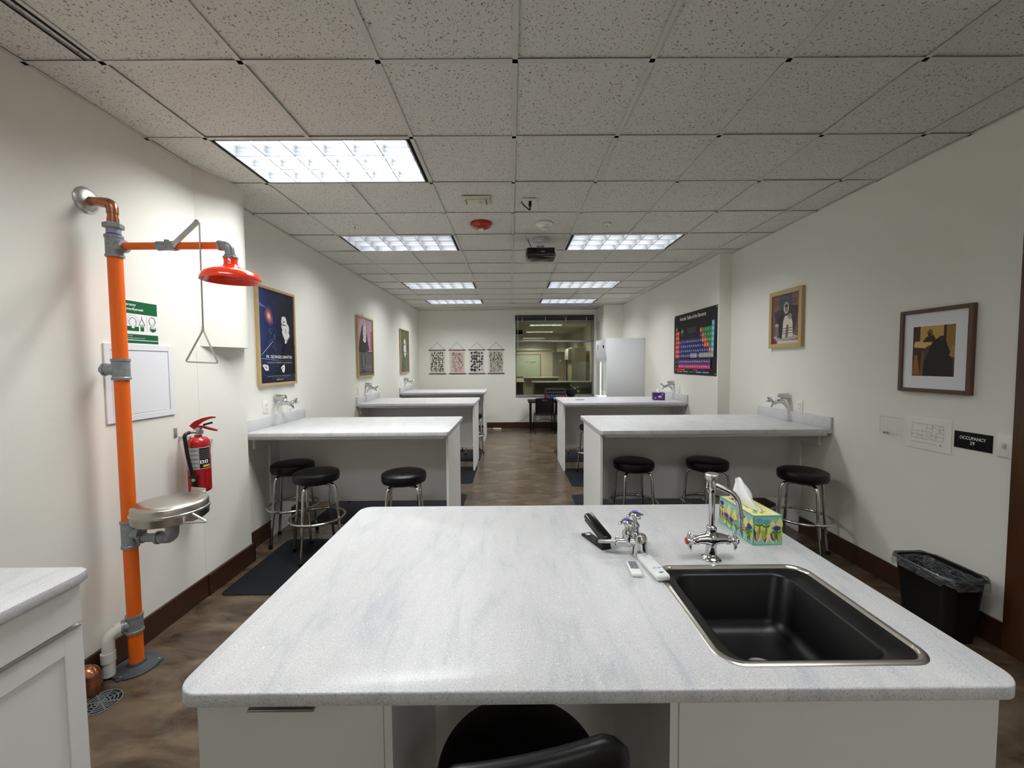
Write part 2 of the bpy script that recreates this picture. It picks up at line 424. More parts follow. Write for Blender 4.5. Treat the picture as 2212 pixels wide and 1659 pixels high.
for i in range(9): b.box(WX0+.01, WX1-.01, YF-.035, YF+.012, 2.69+i*.0085, 2.6955+i*.0085, 'blind_dark')
b.build('slat_stack', bl)
MB().box(WX0+.005, WX1-.005, YF-.04, YF+.015, 2.775, 2.818, 'blind_dark', bev=.003).build('headrail', bl)
MB().box(WX0+.01, WX1-.01, YF-.038, YF+.012, 2.668, 2.688, 'window_metal', bev=.003).build('bottom_rail', bl)
for x in (.30, .87, 1.38, 1.89): MB().box(x-.008, x+.008, YF-.044, YF-.038, 2.668, 2.775, 'satin_metal').build('tape', bl)
MB().cyl((.19, YF-.045, 2.78), (.19, YF-.045, 1.95), .004, 'white_plastic', n=8).build('tilt_wand', bl)

# ------------------------------------------------------------------ recessed parabolic troffers
def troffer(i, k, label, power=LIGHT_W, group='louvred ceiling lights'):
    x0, y0 = GX+i*GS+.012, GY+k*GS+.012; x1, y1 = GX+(i+2)*GS-.012, GY+(k+1)*GS-.012
    t = thing('ceiling_light', label, 'ceiling light', ((x0+x1)/2, (y0+y1)/2, CE), group)
    gx0, gx1, gy0, gy1 = x0+.024, x1-.024, y0+.012, y1-.012
    b = MB()                                          # black shadow gap, then the white trim
    for q in ((x0, x1, y0, gy0), (x0, x1, gy1, y1), (x0, gx0, gy0, gy1), (gx1, x1, gy0, gy1)): b.box(q[0], q[1], q[2], q[3], CE+.012, CE+.016, 'dark_gap')
    for q in ((gx0, gx1, gy0, gy0+.006), (gx0, gx1, gy1-.006, gy1), (gx0, gx0+.006, gy0, gy1), (gx1-.006, gx1, gy0, gy1)): b.box(q[0], q[1], q[2], q[3], CE+.0, CE+.13, 'reflector')
    b.box(gx0, gx1, gy0, gy1, CE+.125, CE+.13, 'reflector')
    b.build('housing', t, smooth=0)
    ax0, ax1, ay0, ay1 = gx0+.006, gx1-.006, gy0+.006, gy1-.006
    prof = [(.0028, 0), (.005, .02), (.010, .042), (.019, .062)]
    b = MB()
    def blade(p, q, horiz):
        a, c = p, q
        for s in (-1, 1):
            for j in range(3):
                w0, h0 = prof[j]; w1, h1 = prof[j+1]
                if horiz: vs = [(ax0, a+s*w0, CE+.003+h0), (ax1, a+s*w0, CE+.003+h0), (ax1, a+s*w1, CE+.003+h1), (ax0, a+s*w1, CE+.003+h1)]
                else: vs = [(a+s*w0, c[0], CE+.003+h0), (a+s*w0, c[1], CE+.003+h0), (a+s*w1, c[1], CE+.003+h1), (a+s*w1, c[0], CE+.003+h1)]
                b.add(vs, [[0, 1, 2, 3]], 'louvre_white')
        w_ = prof[0][0]
        if horiz: b.add([(ax0, a-w_, CE+.003), (ax1, a-w_, CE+.003), (ax1, a+w_, CE+.003), (ax0, a+w_, CE+.003)], [[0, 1, 2, 3]], 'louvre_edge')
        else: b.add([(a-w_, c[0], CE+.003), (a-w_, c[1], CE+.003), (a+w_, c[1], CE+.003), (a+w_, c[0], CE+.003)], [[0, 1, 2, 3]], 'louvre_edge')
    for j in (0, 1, 2, 3): blade(ay0+(ay1-ay0)*j/3, None, True)
    for j in range(7): blade(ax0+(ax1-ax0)*j/6, (ay0, ay1), False)
    b.build('louver', t, smooth=60, recalc=False)
    li = bpy.data.lights.new('troffer_lamps', 'AREA'); li.shape = 'RECTANGLE'; li.size = ax1-ax0-.03; li.size_y = ay1-ay0-.03
    li.energy = power; li.color = LIGHT_COL
    lo = bpy.data.objects.new('troffer_lamps', li); COL.objects.link(lo); lo.location = (0, 0, .098); lo.parent = t
    return t
LB = ['large glowing louvred ceiling light nearest the camera, above the emergency shower',
      'left louvred ceiling light of the second row, level with the projector',
      'right louvred ceiling light of the second row, beside the projector',
      'left louvred ceiling light of the third row back', 'right louvred ceiling light of the third row back',
      'farthest left louvred ceiling light, by the far wall', 'farthest right louvred ceiling light, before the window',
      'added louvred ceiling light out of view above the side counter, left of the camera', 'added louvred ceiling light out of view above the foreground sink, brightening the countertop', 'added louvred ceiling light behind the camera, brightening the near end']
for n_, ((i, k), lb) in enumerate(zip(FIX, LB)): troffer(i, k, lb, LIGHT_W*(1.4, .76, .86, .84, .86, .9, .9, .62, .5, 1.0)[n_])
# ================================================================== LAB BENCHES
ZB = 1.043
def bench(s, xw, xe, y0, label, ty, grp='white lab benches along the walls'):
    """s=+1: fixed to the left wall, end panel towards +x"""
    y1 = y0+1.04; yc = (y0+y1)/2
    xw += s*.0015
    X = lambda d: xw+s*d                               # distance from the wall
    W = abs(xe-xw)
    def bx(b, d0, d1, ya, yb, za, zb, m='laminate', **k):
        b.box(min(X(d0), X(d1)), max(X(d0), X(d1)), ya, yb, za, zb, m, **k)
    t = thing('lab_bench', label, 'bench', (xw, yc, 0), grp)
    r = .035; P = []
    for cx, cyy, a0 in ((W-r, y1-r, 0), (0, y1, 0), (0, y0, 0), (W-r, y0+r, 270)):
        if cx == 0: P.append((X(0), cyy)); continue
        for i in range(6):
            a = math.radians(a0+90*i/5); P.append((X(cx+r*math.cos(a)), cyy+r*math.sin(a)))
    MB().prism(P, ZB-.038, ZB, 'quartz', bev=.004).build('countertop', t)
    b = MB(); bx(b, .0, .02, y0+.0, y1, ZB, ZB+.102, 'quartz', bev=.003); b.build('backsplash', t)
    b = MB(); bx(b, W-.045, W-.023, y0+.11, y1-.11, 0, ZB-.038, bev=.001, seg=1); b.build('end_panel', t)
    b = MB(); bx(b, .02, W-.045, yc-.01, yc+.01, .28, ZB-.038); b.build('modesty_panel', t)
    b = MB(); bx(b, 0, .02, yc-.165, yc+.165, 0, ZB-.038, bev=.001, seg=1); b.build('wall_panel', t)
    b = MB(); bx(b, 0, .022, y0+.13, yc-.165, .88, ZB-.038, bev=.001, seg=1); b.build('wall_bracket', t)
    b = MB(); bx(b, 0, .022, yc+.165, y1-.13, .88, ZB-.038, bev=.001, seg=1); b.build('wall_bracket', t)
    b = MB(); bx(b, .022, W-.045, y0+.03, y0+.05, ZB-.062, ZB-.038); b.build('apron_strip', t)
    b = MB(); bx(b, .022, W-.045, y1-.05, y1-.03, ZB-.062, ZB-.038); b.build('apron_strip', t)
    return t
bench(1, XL, -.53, 3.46, 'white lab bench nearest on the left, marbled top, three stools tucked at it', 0)
bench(1, XL, -.53, 6.02, 'second white lab bench on the left, below the pink framed poster', 1)
bench(1, XL, -.53, 8.38, 'farthest white lab bench on the left, below the green framed poster', 2)
bench(-1, XR, .765, 3.46, 'white lab bench nearest on the right, marbled top, below the seated figure picture', 0)
bench(-1, XR2, .765, 5.95, 'second white lab bench on the right, with a purple tissue box on top', 1)

# ------------------------------------------------------------------ double gas taps over the benches
def wall_tap(s, x, y, z, label):
    t = thing('wall_gas_tap', label, 'gas tap', (x, y, z), 'chrome gas taps above the benches')
    X = lambda d: x+s*d
    b = MB(); b.lathe([(.037, 0), (.037, .006), (.032, .009), (.0305, .09), (.027, .098), (0, .099)], 'satin_metal', (x, y, z), (s, 0, 0), 24); b.build('wall_sleeve', t)
    b = MB(); b.tube([(X(.085), y, z-.01), (X(.09), y, z-.045), (X(.10), y, z-.055)], .018, 'chrome')
    b.tube([(X(.05), y, z-.06), (X(.075), y, z-.05), (X(.11), y, z-.052), (X(.15), y, z-.062)], .020, 'chrome')
    b.lathe([(.0, 0), (.018, .002), (.018, .014), (.012, .02), (.012, .03), (0, .03)], 'chrome', (X(.10), y-.012, z-.03), (0, -.3, 1), 16)
    b.build('valve_body', t)
    b = MB(); b.tube([(X(.055), y, z-.06), (X(.035), y-.005, z-.085), (X(.02), y-.01, z-.125)], [.017, .014, .006], 'chrome')
    for q in range(4):
        f = q/4; b.lathe([(.009-f*.003, 0), (.006, .006)], 'chrome', (X(.035-.012*f), y-.006, z-.09-.03*f), (-s*.3, 0, -1), 10)
    b.build('hose_nozzle', t)
    b = MB(); b.tube([(X(.14), y, z-.06), (X(.16), y, z-.08), (X(.178), y, z-.105)], [.016, .012, .006], 'chrome'); b.build('hose_nozzle', t)
    b = MB(); b.cyl((X(.14), y, z-.05), (X(.19), y, z-.035), .011, 'chrome', n=12); b.lathe([(.018, 0), (.018, .022)], 'chrome', (X(.15), y, z-.047), (s, 0, .3), 6); b.build('valve_stem', t)
    b = MB(); c = Vector((X(.195), y, z-.033)); ax = Vector((s, 0, .3)).normalized(); u = Vector((0, 1, 0)); v = ax.cross(u)
    for q in range(4):
        a = PI/4+q*PI/2; dr = u*math.cos(a)+v*math.sin(a); b.tube([c, c+dr*.022+ax*.003, c+dr*.036+ax*.008], [.007, .009, .005], 'chrome', n=8)
    b.lathe([(.0, -.006), (.010, -.004), (.010, .008), (0, .011)], 'chrome', c, ax, 14); b.build('cross_handle', t)
    return t
wall_tap(1, XL, 3.97, 1.305, 'chrome gas tap beneath the blue space poster')
wall_tap(1, XL, 6.45, 1.305, 'chrome gas tap beneath the pink framed poster')
wall_tap(1, XL, 8.80, 1.305, 'chrome gas tap beneath the green framed poster')
wall_tap(-1, XR, 4.02, 1.28, 'chrome gas tap below the seated figure picture on the right wall')
wall_tap(-1, XR2, 6.50, 1.30, 'chrome gas tap above the purple tissue box')

def wall_plate(kind, s, x, y, z, label, w_=.075, h=.118):
    nm = {'outlet': 'wall_outlet', 'switch': 'light_switch'}[kind]
    t = thing(nm, label, kind, (x, y, z), 'white wall plates')
    xs = sorted((x, x+s*.007)); MB().box(xs[0], xs[1], y-w_/2, y+w_/2, z-h/2, z+h/2, 'white_plastic', bev=.0025).build('cover_plate', t)
    if kind == 'outlet':
        for dz in (-.021, .021):
            xx = x+s*.0072; b = MB(); b.box(min(xx, xx+s*.0025), max(xx, xx+s*.0025), y-.017, y+.017, z+dz-.015, z+dz+.015, 'white_plastic', bev=.001)
            xx += s*.0026
            for dy in (-.007, .007): b.box(min(xx, xx+s*.0005), max(xx, xx+s*.0005), y+dy-.0012, y+dy+.0012, z+dz-.002, z+dz+.007, 'dark_gap')
            b.box(min(xx, xx+s*.0005), max(xx, xx+s*.0005), y-.002, y+.002, z+dz-.010, z+dz-.006, 'dark_gap'); b.build('socket', t)
    else:
        xx = x+s*.007; MB().box(min(xx, xx+s*.014), max(xx, xx+s*.014), y-.005, y+.005, z-.006, z+.012, 'cream_plastic', bev=.002).build('toggle', t)
        MB().box(min(xx, xx+s*.001), max(xx, xx+s*.001), y-.010, y+.010, z-.018, z+.018, 'cream_plastic').build('toggle_slot', t)
    return t
wall_plate('outlet', 1, XL, 3.80, 1.235, 'white wall outlet left of the gas tap under the blue space poster')
wall_plate('outlet', 1, XL, 4.21, 1.19, 'white wall outlet low behind the gas tap under the blue space poster')
wall_plate('outlet', 1, XL, 6.12, 1.23, 'white wall outlet left of the gas tap under the pink poster')
wall_plate('outlet', 1, XL, 6.68, 1.20, 'white wall outlet right of the gas tap under the pink poster')
wall_plate('outlet', 1, XL, 8.52, 1.23, 'white wall outlet by the gas tap under the green poster')
wall_plate('outlet', -1, XR, 3.865, 1.195, 'white wall outlet right of the gas tap on the right wall', .082, .125)
wall_plate('outlet', -1, XR, 4.26, 1.165, 'white wall outlet left of and below the gas tap on the right wall')
wall_plate('outlet', -1, XR2, 6.28, 1.22, 'white wall outlet beside the purple tissue box')
wall_plate('switch', -1, XR, 2.242, 1.142, 'white light switch beside the occupancy sign', .08, .125)
wall_plate('switch', -1, 2.15, 9.95, 1.52, 'white light switch on the column beside the far window')

# ------------------------------------------------------------------ stools
def stool(label):
    t = thing('lab_stool', label, 'stool', (0, 0, 0), 'black round lab stools')
    MB().lathe([(.0, .636), (.165, .636), (.177, .642), (.183, .66), (.184, .695), (.180, .707), (.165, .716), (.12, .722), (.06, .7245), (0, .725)], 'black_vinyl', n=48).build('seat', t)
    MB().lathe([(.0, .600), (.05, .600), (.13, .622), (.135, .637), (0, .637)], 'black_plastic', n=24).build('seat_mount', t)
    for q in range(4):
        a = PI/4+q*PI/2; c, s_ = math.cos(a), math.sin(a); R = lambda r, z: (r*c, r*s_, z)
        lg = MB().tube(bend([R(.05, .612), R(.172, .618), R(.194, .325), R(.232, .012)], .07, 8), .0125, 'chrome', n=14).build('leg', t)
        MB().cyl(R(.233, .0), R(.2295, .03), .0165, 'black_plastic', n=14).build('rubber_tip', lg)
    ring = [(.216*math.cos(2*PI*i/48), .216*math.sin(2*PI*i/48), .325) for i in range(48)]
    MB().tube(ring, .0115, 'chrome', n=12, closed=True).build('foot_ring', t)
    return t
ST = [(-2.02, 3.74, .3, 'black round stool against the left wall, behind another stool'),
      (-1.655, 3.43, .62, 'black round chrome-legged stool in front, second from the left wall'),
      (-.90, 3.385, .15, 'black round stool near the end panel of the nearest left bench'),
      (1.135, 3.74, .05, 'black round stool at the inner end of the nearest right bench'),
      (1.815, 3.735, .35, 'black round stool behind the sink faucet, middle of three on the right'),
      (2.425, 3.35, .78, 'black round stool by the right wall, nearest of the three there'),
      (-.70, 7.40, .3, 'black stool glimpsed behind the second left bench end panel'),
      (1.19, 5.93, .25, 'black stool glimpsed between the two right benches'),
      (-1.85, 4.98, .5, 'stool behind the nearest left bench by the wall, only its feet showing'),
      (-1.25, 4.98, .1, 'stool behind the nearest left bench toward the aisle, only its feet showing'),
      (1.62, 4.98, .2, 'stool behind the nearest right bench, only its feet showing'),
      (1.15, 7.42, .2, 'stool behind the second right bench, only its feet showing')]
proto = stool(ST[0][3])
for n_, (x, y, rz, lb) in enumerate(ST):
    o = proto if n_ == 0 else dup(proto, label=lb)
    o.location = (x, y, 0.006); o.rotation_euler = (0, 0, rz)

# ------------------------------------------------------------------ floor mats
def floor_mat(x0, x1, y0, y1, label):
    o = MB().prism(rrect(x0, x1, y0, y1, .05), .0, .006, 'rubber_mat', bev=.002).build('floor_mat')
    return tag(o, label, 'mat', 'black rubber floor mats')
floor_mat(-2.07, -.55, 2.81, 3.73, 'black rubber mat before the nearest left bench, under the stools')
floor_mat(-2.07, -.55, 4.10, 5.01, 'black rubber mat behind the nearest left bench')
floor_mat(-2.05, -.53, 5.47, 6.38, 'black rubber mat before the second left bench')
floor_mat(-2.05, -.53, 6.75, 7.66, 'black rubber mat behind the second left bench')
floor_mat(.75, 2.27, 2.95, 3.87, 'black rubber mat before the nearest right bench')
floor_mat(.735, 2.255, 4.04, 4.95, 'black rubber mat behind the nearest right bench')
floor_mat(.80, 2.32, 5.30, 6.21, 'black rubber mat before the second right bench')
floor_mat(.80, 2.32, 6.65, 7.56, 'black rubber mat behind the second right bench')

# ================================================================== TEACHER ISLAND
ZI = .91
IX0, IX1, IY0, IY1 = -.745, 1.132, .852, 2.016
SX0, SX1, SY0, SY1 = .49, 1.012, .916, 1.396
outer = rrect(IX0, IX1, IY0, IY1, .055, 8); inner = rrect(SX0+.008, SX1-.008, SY0+.008, SY1-.008, .05, 8)
b = MB(); n = len(outer)
for j in range(2):
    pass
def ringslab(b, o_, i_, z0, z1, m, be=.004):
    n = len(o_); cx = sum(p[0] for p in o_)/n; cy = sum(p[1] for p in o_)/n
    def off(P, d):                                     # shrink a loop by d towards its own inside
        out = []
        for k in range(n):
            a, c, e = Vector(P[k-1]), Vector(P[k]), Vector(P[(k+1) % n]); t = (e-a); 
            nrm = Vector((-t.y, t.x)).normalized(); out.append(tuple(c+nrm*d))
        return out
    o1 = off(o_, be); loops = [(i_, z0), (o_, z0), (o_, z1-be), (off(o_, be*.3), z1-be*.3), (o1, z1), (i_, z1)]
    vs = []
    for P, z in loops: vs += [(x, y, z) for x, y in P]
    fs = []
    for k in range(len(loops)):
        k2 = (k+1) % len(loops)
        for q in range(n): q2 = (q+1) % n; fs.append([k*n+q, k*n+q2, k2*n+q2, k2*n+q])
    b.add(vs, fs, m)
ringslab(b, outer, inner, ZI-.030, ZI, 'quartz')
ct = b.build('island_countertop', smooth=50)
tag(ct, 'large white marbled countertop with a sink cut-out in the foreground', 'countertop')
# sink
sk = thing('sink', 'black rectangular sink with a steel rim set into the foreground countertop', 'sink', (.75, 1.15, ZI))
b = MB(); rim_o = rrect(SX0, SX1, SY0, SY1, .062, 8); rim_i = rrect(SX0+.018, SX1-.018, SY0+.018, SY1-.018, .05, 8)
n = len(rim_o); vs = [(x, y, ZI+.0005) for x, y in rim_o]+[(x, y, ZI+.0035) for x, y in rrect(SX0+.004, SX1-.004, SY0+.004, SY1-.004, .058, 8)]+[(x, y, ZI+.0035) for x, y in rrect(SX0+.014, SX1-.014, SY0+.014, SY1-.014, .052, 8)]+[(x, y, ZI-.004) for x, y in rim_i]
fs = [[k*n+q, k*n+(q+1) % n, (k+1)*n+(q+1) % n, (k+1)*n+q] for k in range(3) for q in range(n)]
b.add(vs, fs, 'stainless'); b.build('steel_rim', sk, smooth=60)
BX0, BX1, BY0, BY1 = .545, .925, .955, 1.345
b = MB(); loops = [(rrect(SX0+.018, SX1-.018, SY0+.018, SY1-.018, .05, 8), ZI-.004), (rrect(BX0-.008, BX1+.008, BY0-.008, BY1+.008, .05, 8), ZI-.008), (rrect(BX0, BX1, BY0, BY1, .05, 8), ZI-.016),
     (rrect(BX0+.012, BX1-.02, BY0+.012, BY1-.012, .055, 8), ZI-.15), (rrect(BX0+.03, BX1-.04, BY0+.03, BY1-.03, .05, 8), ZI-.178), (rrect(BX0+.06, BX1-.07, BY0+.06, BY1-.06, .04, 8), ZI-.186), (rrect(BX0+.16, BX1-.16, BY0+.16, BY1-.16, .02, 8), ZI-.188)]
vs = []
for P, z in loops: vs += [(x, y, z) for x, y in P]
fs = [[k*n+q, k*n+(q+1) % n, (k+1)*n+(q+1) % n, (k+1)*n+q] for k in range(len(loops)-1) for q in range(n)]+[[6*n+q for q in range(n)]]
b.add(vs, fs, 'sink_composite'); b.build('basin', sk, smooth=60)
MB().lathe([(0, 0), (.035, 0), (.043, .002), (.043, -.004)], 'satin_metal', (.735, 1.15, ZI-.187), n=24).build('drain', sk)

# island cabinets
t = thing('base_cabinet', 'light grey drawer cabinet at the left under the foreground countertop', 'cabinet', (-.5, 1.4, 0), 'island cabinets')
MB().box(-.708, -.29, .90, 1.96, .08, ZI-.030, 'laminate').box(-.69, -.31, .94, 1.9, 0, .08, 'black_plastic').build('body', t, smooth=0)
dr = MB().box(-.708, -.292, .88, .899, .70, ZI-.033, 'laminate', bev=.0015, seg=1).build('drawer', t)
MB().box(-.583, -.437, .8600, .882, ZI-.0500, ZI-.0440, 'satin_metal', bev=.001).build('edge_pull', dr)
for z0, z1 in ((.40, .696), (.10, .396)):
    dr = MB().box(-.708, -.292, .88, .899, z0, z1, 'laminate', bev=.0015, seg=1).build('drawer', t)
    MB().box(-.583, -.437, .8665, .882, z1-.004, z1+.001, 'satin_metal', bev=.001).build('edge_pull', dr)
t = thing('base_cabinet', 'light grey sink cabinet at the right under the foreground countertop', 'cabinet', (.7, 1.4, 0), 'island cabinets')
b = MB()                                               # open-topped body so that the basin hangs inside
for q in ((.372, .39, .90, 1.96, .08, ZI-.030), (1.08, 1.098, .90, 1.96, .08, ZI-.030), (.372, 1.098, 1.942, 1.96, .08, ZI-.030), (.372, 1.098, .90, 1.96, .08, .10), (.372, 1.098, .90, .912, .84, ZI-.030)): b.box(*q, 'laminate')
b.box(.40, 1.08, .94, 1.9, 0, .08, 'black_plastic'); b.build('body', t, smooth=0)
MB().box(.374, 1.098, .88, .899, .10, ZI-.033, 'laminate', bev=.0015, seg=1).build('door', t)
t = thing('knee_space', 'dark recess between the two foreground cabinets where the chair fits', 'panel', (.04, 1.5, 0))
MB().box(-.29, .372, 1.38, 1.398, .08, ZI-.030, 'laminate').build('back_panel', t, smooth=0)
MB().box(-.29, -.272, .88, 1.38, .0, ZI-.030, 'laminate').build('side_panel', t, smooth=0)
MB().box(.354, .372, .88, 1.38, .0, ZI-.030, 'laminate').build('side_panel', t, smooth=0)

# ------------------------------------------------------------------ drafting chair tucked in
t = thing('drafting_chair', 'black vinyl chair with a round seat, its backrest cut off by the bottom edge', 'chair', (.015, 1.0, 0))
MB().lathe([(0, .555), (.19, .555), (.207, .565), (.211, .585), (.205, .60), (.18, .61), (.1, .614), (0, .615)], 'black_vinyl', (.015, 1.0, 0), n=56).build('seat', t)
MB().cyl((.015, 1.0, .07), (.015, 1.0, .56), .028, 'chrome').cyl((.015, 1.0, .10), (.015, 1.0, .30), .036, 'black_plastic').build('gas_column', t)
for q in range(5):
    a = q*2*PI/5+.3; e = (.015+.27*math.cos(a), 1.0+.27*math.sin(a), .065)
    lg = MB().tube([(.015, 1.0, .09), e], [.022, .015], 'black_plastic').build('base_spoke', t)
    MB().cyl((e[0], e[1]-.012, .028), (e[0], e[1]+.012, .028), .028, 'black_plastic').cyl((e[0], e[1], .03), e, .007, 'chrome', n=8).build('caster', lg)
b = MB(); pts = []                                       # curved backrest pad
RB = []
for i in range(15):
    f = i/14; x = -.17+.405*f; y = .718+.055*f+.05*(abs(f-.45)*2)**2*.35; RB.append((x, y))
vs = []; fs = []; sec = 14
for i, (x, y) in enumerate(RB):
    f = i/14; e = min(1, (1-abs(2*f-1))*4.2)**.5 if 0 < f < 1 else .25
    hz = .115*(.45+.55*e); th = .026*(.35+.65*e); zc = .742+.024*f
    for j in range(sec):
        a = 2*PI*j/sec; ca, sa = math.cos(a), math.sin(a)
        vs.append((x, y+th*math.copysign(abs(ca)**.7, ca), zc+hz*math.copysign(abs(sa)**.55, sa)))
for i in range(14):
    for j in range(sec): fs.append([i*sec+j, i*sec+(j+1) % sec, (i+1)*sec+(j+1) % sec, (i+1)*sec+j])
fs += [list(range(sec)), [14*sec+j for j in range(sec)]]
b.add(vs, fs, 'black_vinyl'); b.build('backrest', t, smooth=70)
MB().tube(bend([(.015, .93, .545), (.015, .70, .56), (.02, .708, .74)], .05, 6), .013, 'black_plastic').build('backrest_bar', t)

# ------------------------------------------------------------------ counter at the far left bottom
tag(MB().prism([(XN, YB+.02), (-1.484, YB+.02), (-1.484, 1.375), (-1.497, 1.41), (-1.527, 1.423), (XN, 1.423)], ZI-.036, ZI, 'quartz', bev=.004).build('side_countertop'),
    'white marbled countertop running along the left wall toward the camera', 'countertop')
t = thing('base_cabinet', 'light grey wall cabinet with drawer and panelled door at the bottom left corner', 'cabinet', (-1.8, 1.0, 0), 'side counter cabinets')
MB().box(XN+.02, -1.526, .42, 1.395, .09, ZI-.036, 'laminate').box(XN+.02, -1.56, .42, 1.37, 0, .09, 'black_plastic').build('body', t, smooth=0)
def front(y0, y1, z0, z1, name, par, shaker):
    b = MB(); x1 = -1.507
    if not shaker: b.box(-1.526, x1, y0, y1, z0, z1, 'laminate', bev=.0015, seg=1)
    else:
        for q in ((y0, y0+.06, z0, z1), (y1-.06, y1, z0, z1), (y0+.06, y1-.06, z0, z0+.06), (y0+.06, y1-.06, z1-.075, z1)): b.box(-1.526, x1, q[0], q[1], q[2], q[3], 'laminate', bev=.0012, seg=1)
        b.box(-1.526, x1-.008, y0+.06, y1-.06, z0+.06, z1-.075, 'laminate')
    o = b.build(name, par); 
    return o
o = front(.425, 1.393, .735, ZI-.046, 'drawer', t, False)
o = front(.425, 1.393, .10, .722, 'door', t, True)
MB().box(-1.508, -1.501, .44, 1.385, .722, .726, 'satin_metal').build('edge_pull', o)
t = thing('base_cabinet', 'second light grey wall cabinet, nearer the camera', 'cabinet', (-1.8, 0, 0), 'side counter cabinets')
MB().box(XN+.02, -1.526, YB+.04, .414, .09, ZI-.036, 'laminate').build('body', t, smooth=0)
front(-.54, .414, .735, ZI-.046, 'drawer', t, False); front(-.54, .414, .10, .722, 'door', t, True)
# ================================================================== EMERGENCY SHOWER AND EYEWASH
PX, PY = -2.03, 2.136
t = thing('emergency_shower', 'orange pipe emergency shower with red shower head and steel eyewash bowl', 'emergency shower', (PX, PY, 0))
P = lambda dx, dy, z: (PX+dx, PY+dy, z)
def zcyl(b, z0, z1, r, m, x=PX, y=PY, n=28): b.cyl((x, y, z0), (x, y, z1), r, m, n=n)
b = MB(); b.lathe([(.0, 0), (.098, 0), (.104, .006), (.10, .012), (.06, .017), (.042, .022), (.038, .034), (.0, .034)], 'cast_iron_grey', (PX, PY, 0), n=40)
for q in range(3):
    a = q*2*PI/3+.5; b.box(PX+.098*math.cos(a)-.013, PX+.098*math.cos(a)+.013, PY+.098*math.sin(a)-.013, PY+.098*math.sin(a)+.013, 0, .009, 'cast_iron_grey', bev=.003)
fl = b.build('floor_flange', t)
b = MB()
for q in range(3):
    a = q*2*PI/3+.5; b.lathe([(.008, 0), (.008, .006), (0, .007)], 'satin_metal', (PX+.092*math.cos(a), PY+.092*math.sin(a), .009), n=6)
b.build('anchor_bolts', fl)
for z0, z1 in ((.03, .20), (.285, .665), (.80, 1.555), (1.655, 2.185)):
    b = MB(); zcyl(b, z0, z1, .0315, 'orange_paint'); b.build('stand_pipe', t)
def tee(z0, z1, dirv, ln, name='pipe_tee', r=.036):
    b = MB(); b.lathe([(r+.003, 0), (r+.003, .012), (r, .016), (r, z1-z0-.016), (r+.003, z1-z0-.012), (r+.003, z1-z0)], 'galvanised', (PX, PY, z0), n=28)
    if dirv:
        c = Vector((PX, PY, (z0+z1)/2)); d = Vector(dirv).normalized(); b.lathe([(r*.86, 0), (r*.80, ln-.012), (r*.9, ln-.010), (r*.9, ln), (0, ln)], 'galvanised', c, d, 24)
    return b.build(name, t)
tee(.195, .292, (-.78, -.72, 0), .052); tee(.66, .805, (1, 0, 0), .062); tee(1.55, 1.66, (-1, -.25, 0), .075, r=.037)
MB().box(PX-.086, PX-.070, PY-.035, PY-.005, 1.592, 1.617, 'galvanised', bev=.003).build('pipe_plug', t)
tee(2.18, 2.29, (1, -.02, 0), .055)
b = MB(); zcyl(b, 2.288, 2.298, .031, 'blue_cap'); b.build('thread_seal', t)
b = MB(); zcyl(b, 2.296, 2.325, .030, 'galvanised'); b.lathe([(.040, 0), (.043, .004), (.043, .022), (.038, .027), (0, .027)], 'galvanised', (PX, PY, 2.325), n=6); b.build('union_nut', t, smooth=20)
b = MB(); b.tube(bend([P(0, 0, 2.345), P(0, 0, 2.452), (XN+.004, PY-.01, 2.464)], .045, 8), .0215, 'copper', n=20)
b.lathe([(.0245, 0), (.0245, .03)], 'copper', P(0, 0, 2.348), n=20, cap=True)
b.tube(bend([P(0, 0, 2.40), P(0, 0, 2.452), (PX-.052, PY-.005, 2.457)], .045, 8), .0245, 'copper', n=20); b.build('supply_pipe', t)
MB().lathe([(0, .020), (.028, .020), (.05, .014), (.062, .006), (.066, 0), (0, 0)], 'satin_metal', (XN+.0015, PY-.01, 2.464), (1, 0, 0), 36).build('wall_escutcheon', t)
ZA = 2.237
for x0, x1 in ((-1.985, -1.805), (-1.715, -1.475)):
    MB().cyl((x0, PY, ZA), (x1, PY, ZA), .0185, 'orange_paint').build('shower_arm', t)
b = MB(); b.lathe([(.0215, 0), (.025, .004), (.025, .02), (.0235, .024), (.0235, .078), (.026, .082), (.026, .098), (.021, .10)], 'galvanised', (-1.81, PY, ZA), (1, 0, 0), 8)
b.cyl((-1.76, PY, ZA), (-1.76, PY, ZA+.03), .012, 'galvanised'); vb = b.build('shower_valve', t)
lv = MB(); a0, a1 = Vector((-1.715, PY-.022, ZA-.005)), Vector((-1.577, PY-.022, ZA+.118)); d = (a1-a0).normalized(); nn = Vector((0, 1, 0)).cross(d)
vs = []
for p in (a0, a1):
    for sgn, yy in ((-1, -.002), (1, -.002), (1, .002), (-1, .002)): vs.append(p+nn*sgn*.013+Vector((0, yy, 0)))
lv.add(vs, [[0, 1, 2, 3], [7, 6, 5, 4], [0, 4, 5, 1], [1, 5, 6, 2], [2, 6, 7, 3], [3, 7, 4, 0]], 'satin_metal').build('pull_lever', t)
MB().tube(bend([(-1.60, PY-.022, 2.352), (-1.585, PY-.022, 2.362), (-1.572, PY-.022, 2.352), (-1.574, PY-.022, 2.33), (-1.578, PY-.022, 1.815)], .012, 5), .0035, 'satin_metal', n=8).build('pull_rod', t)
MB().tube(bend([(-1.579, PY-.022, 1.822), (-1.582, PY-.022, 1.80), (-1.675, PY-.022, 1.642), (-1.508, PY-.022, 1.634), (-1.576, PY-.022, 1.80), (-1.579, PY-.022, 1.822)], .014, 5), .0042, 'satin_metal', n=10).build('pull_handle', t)
HX = -1.438
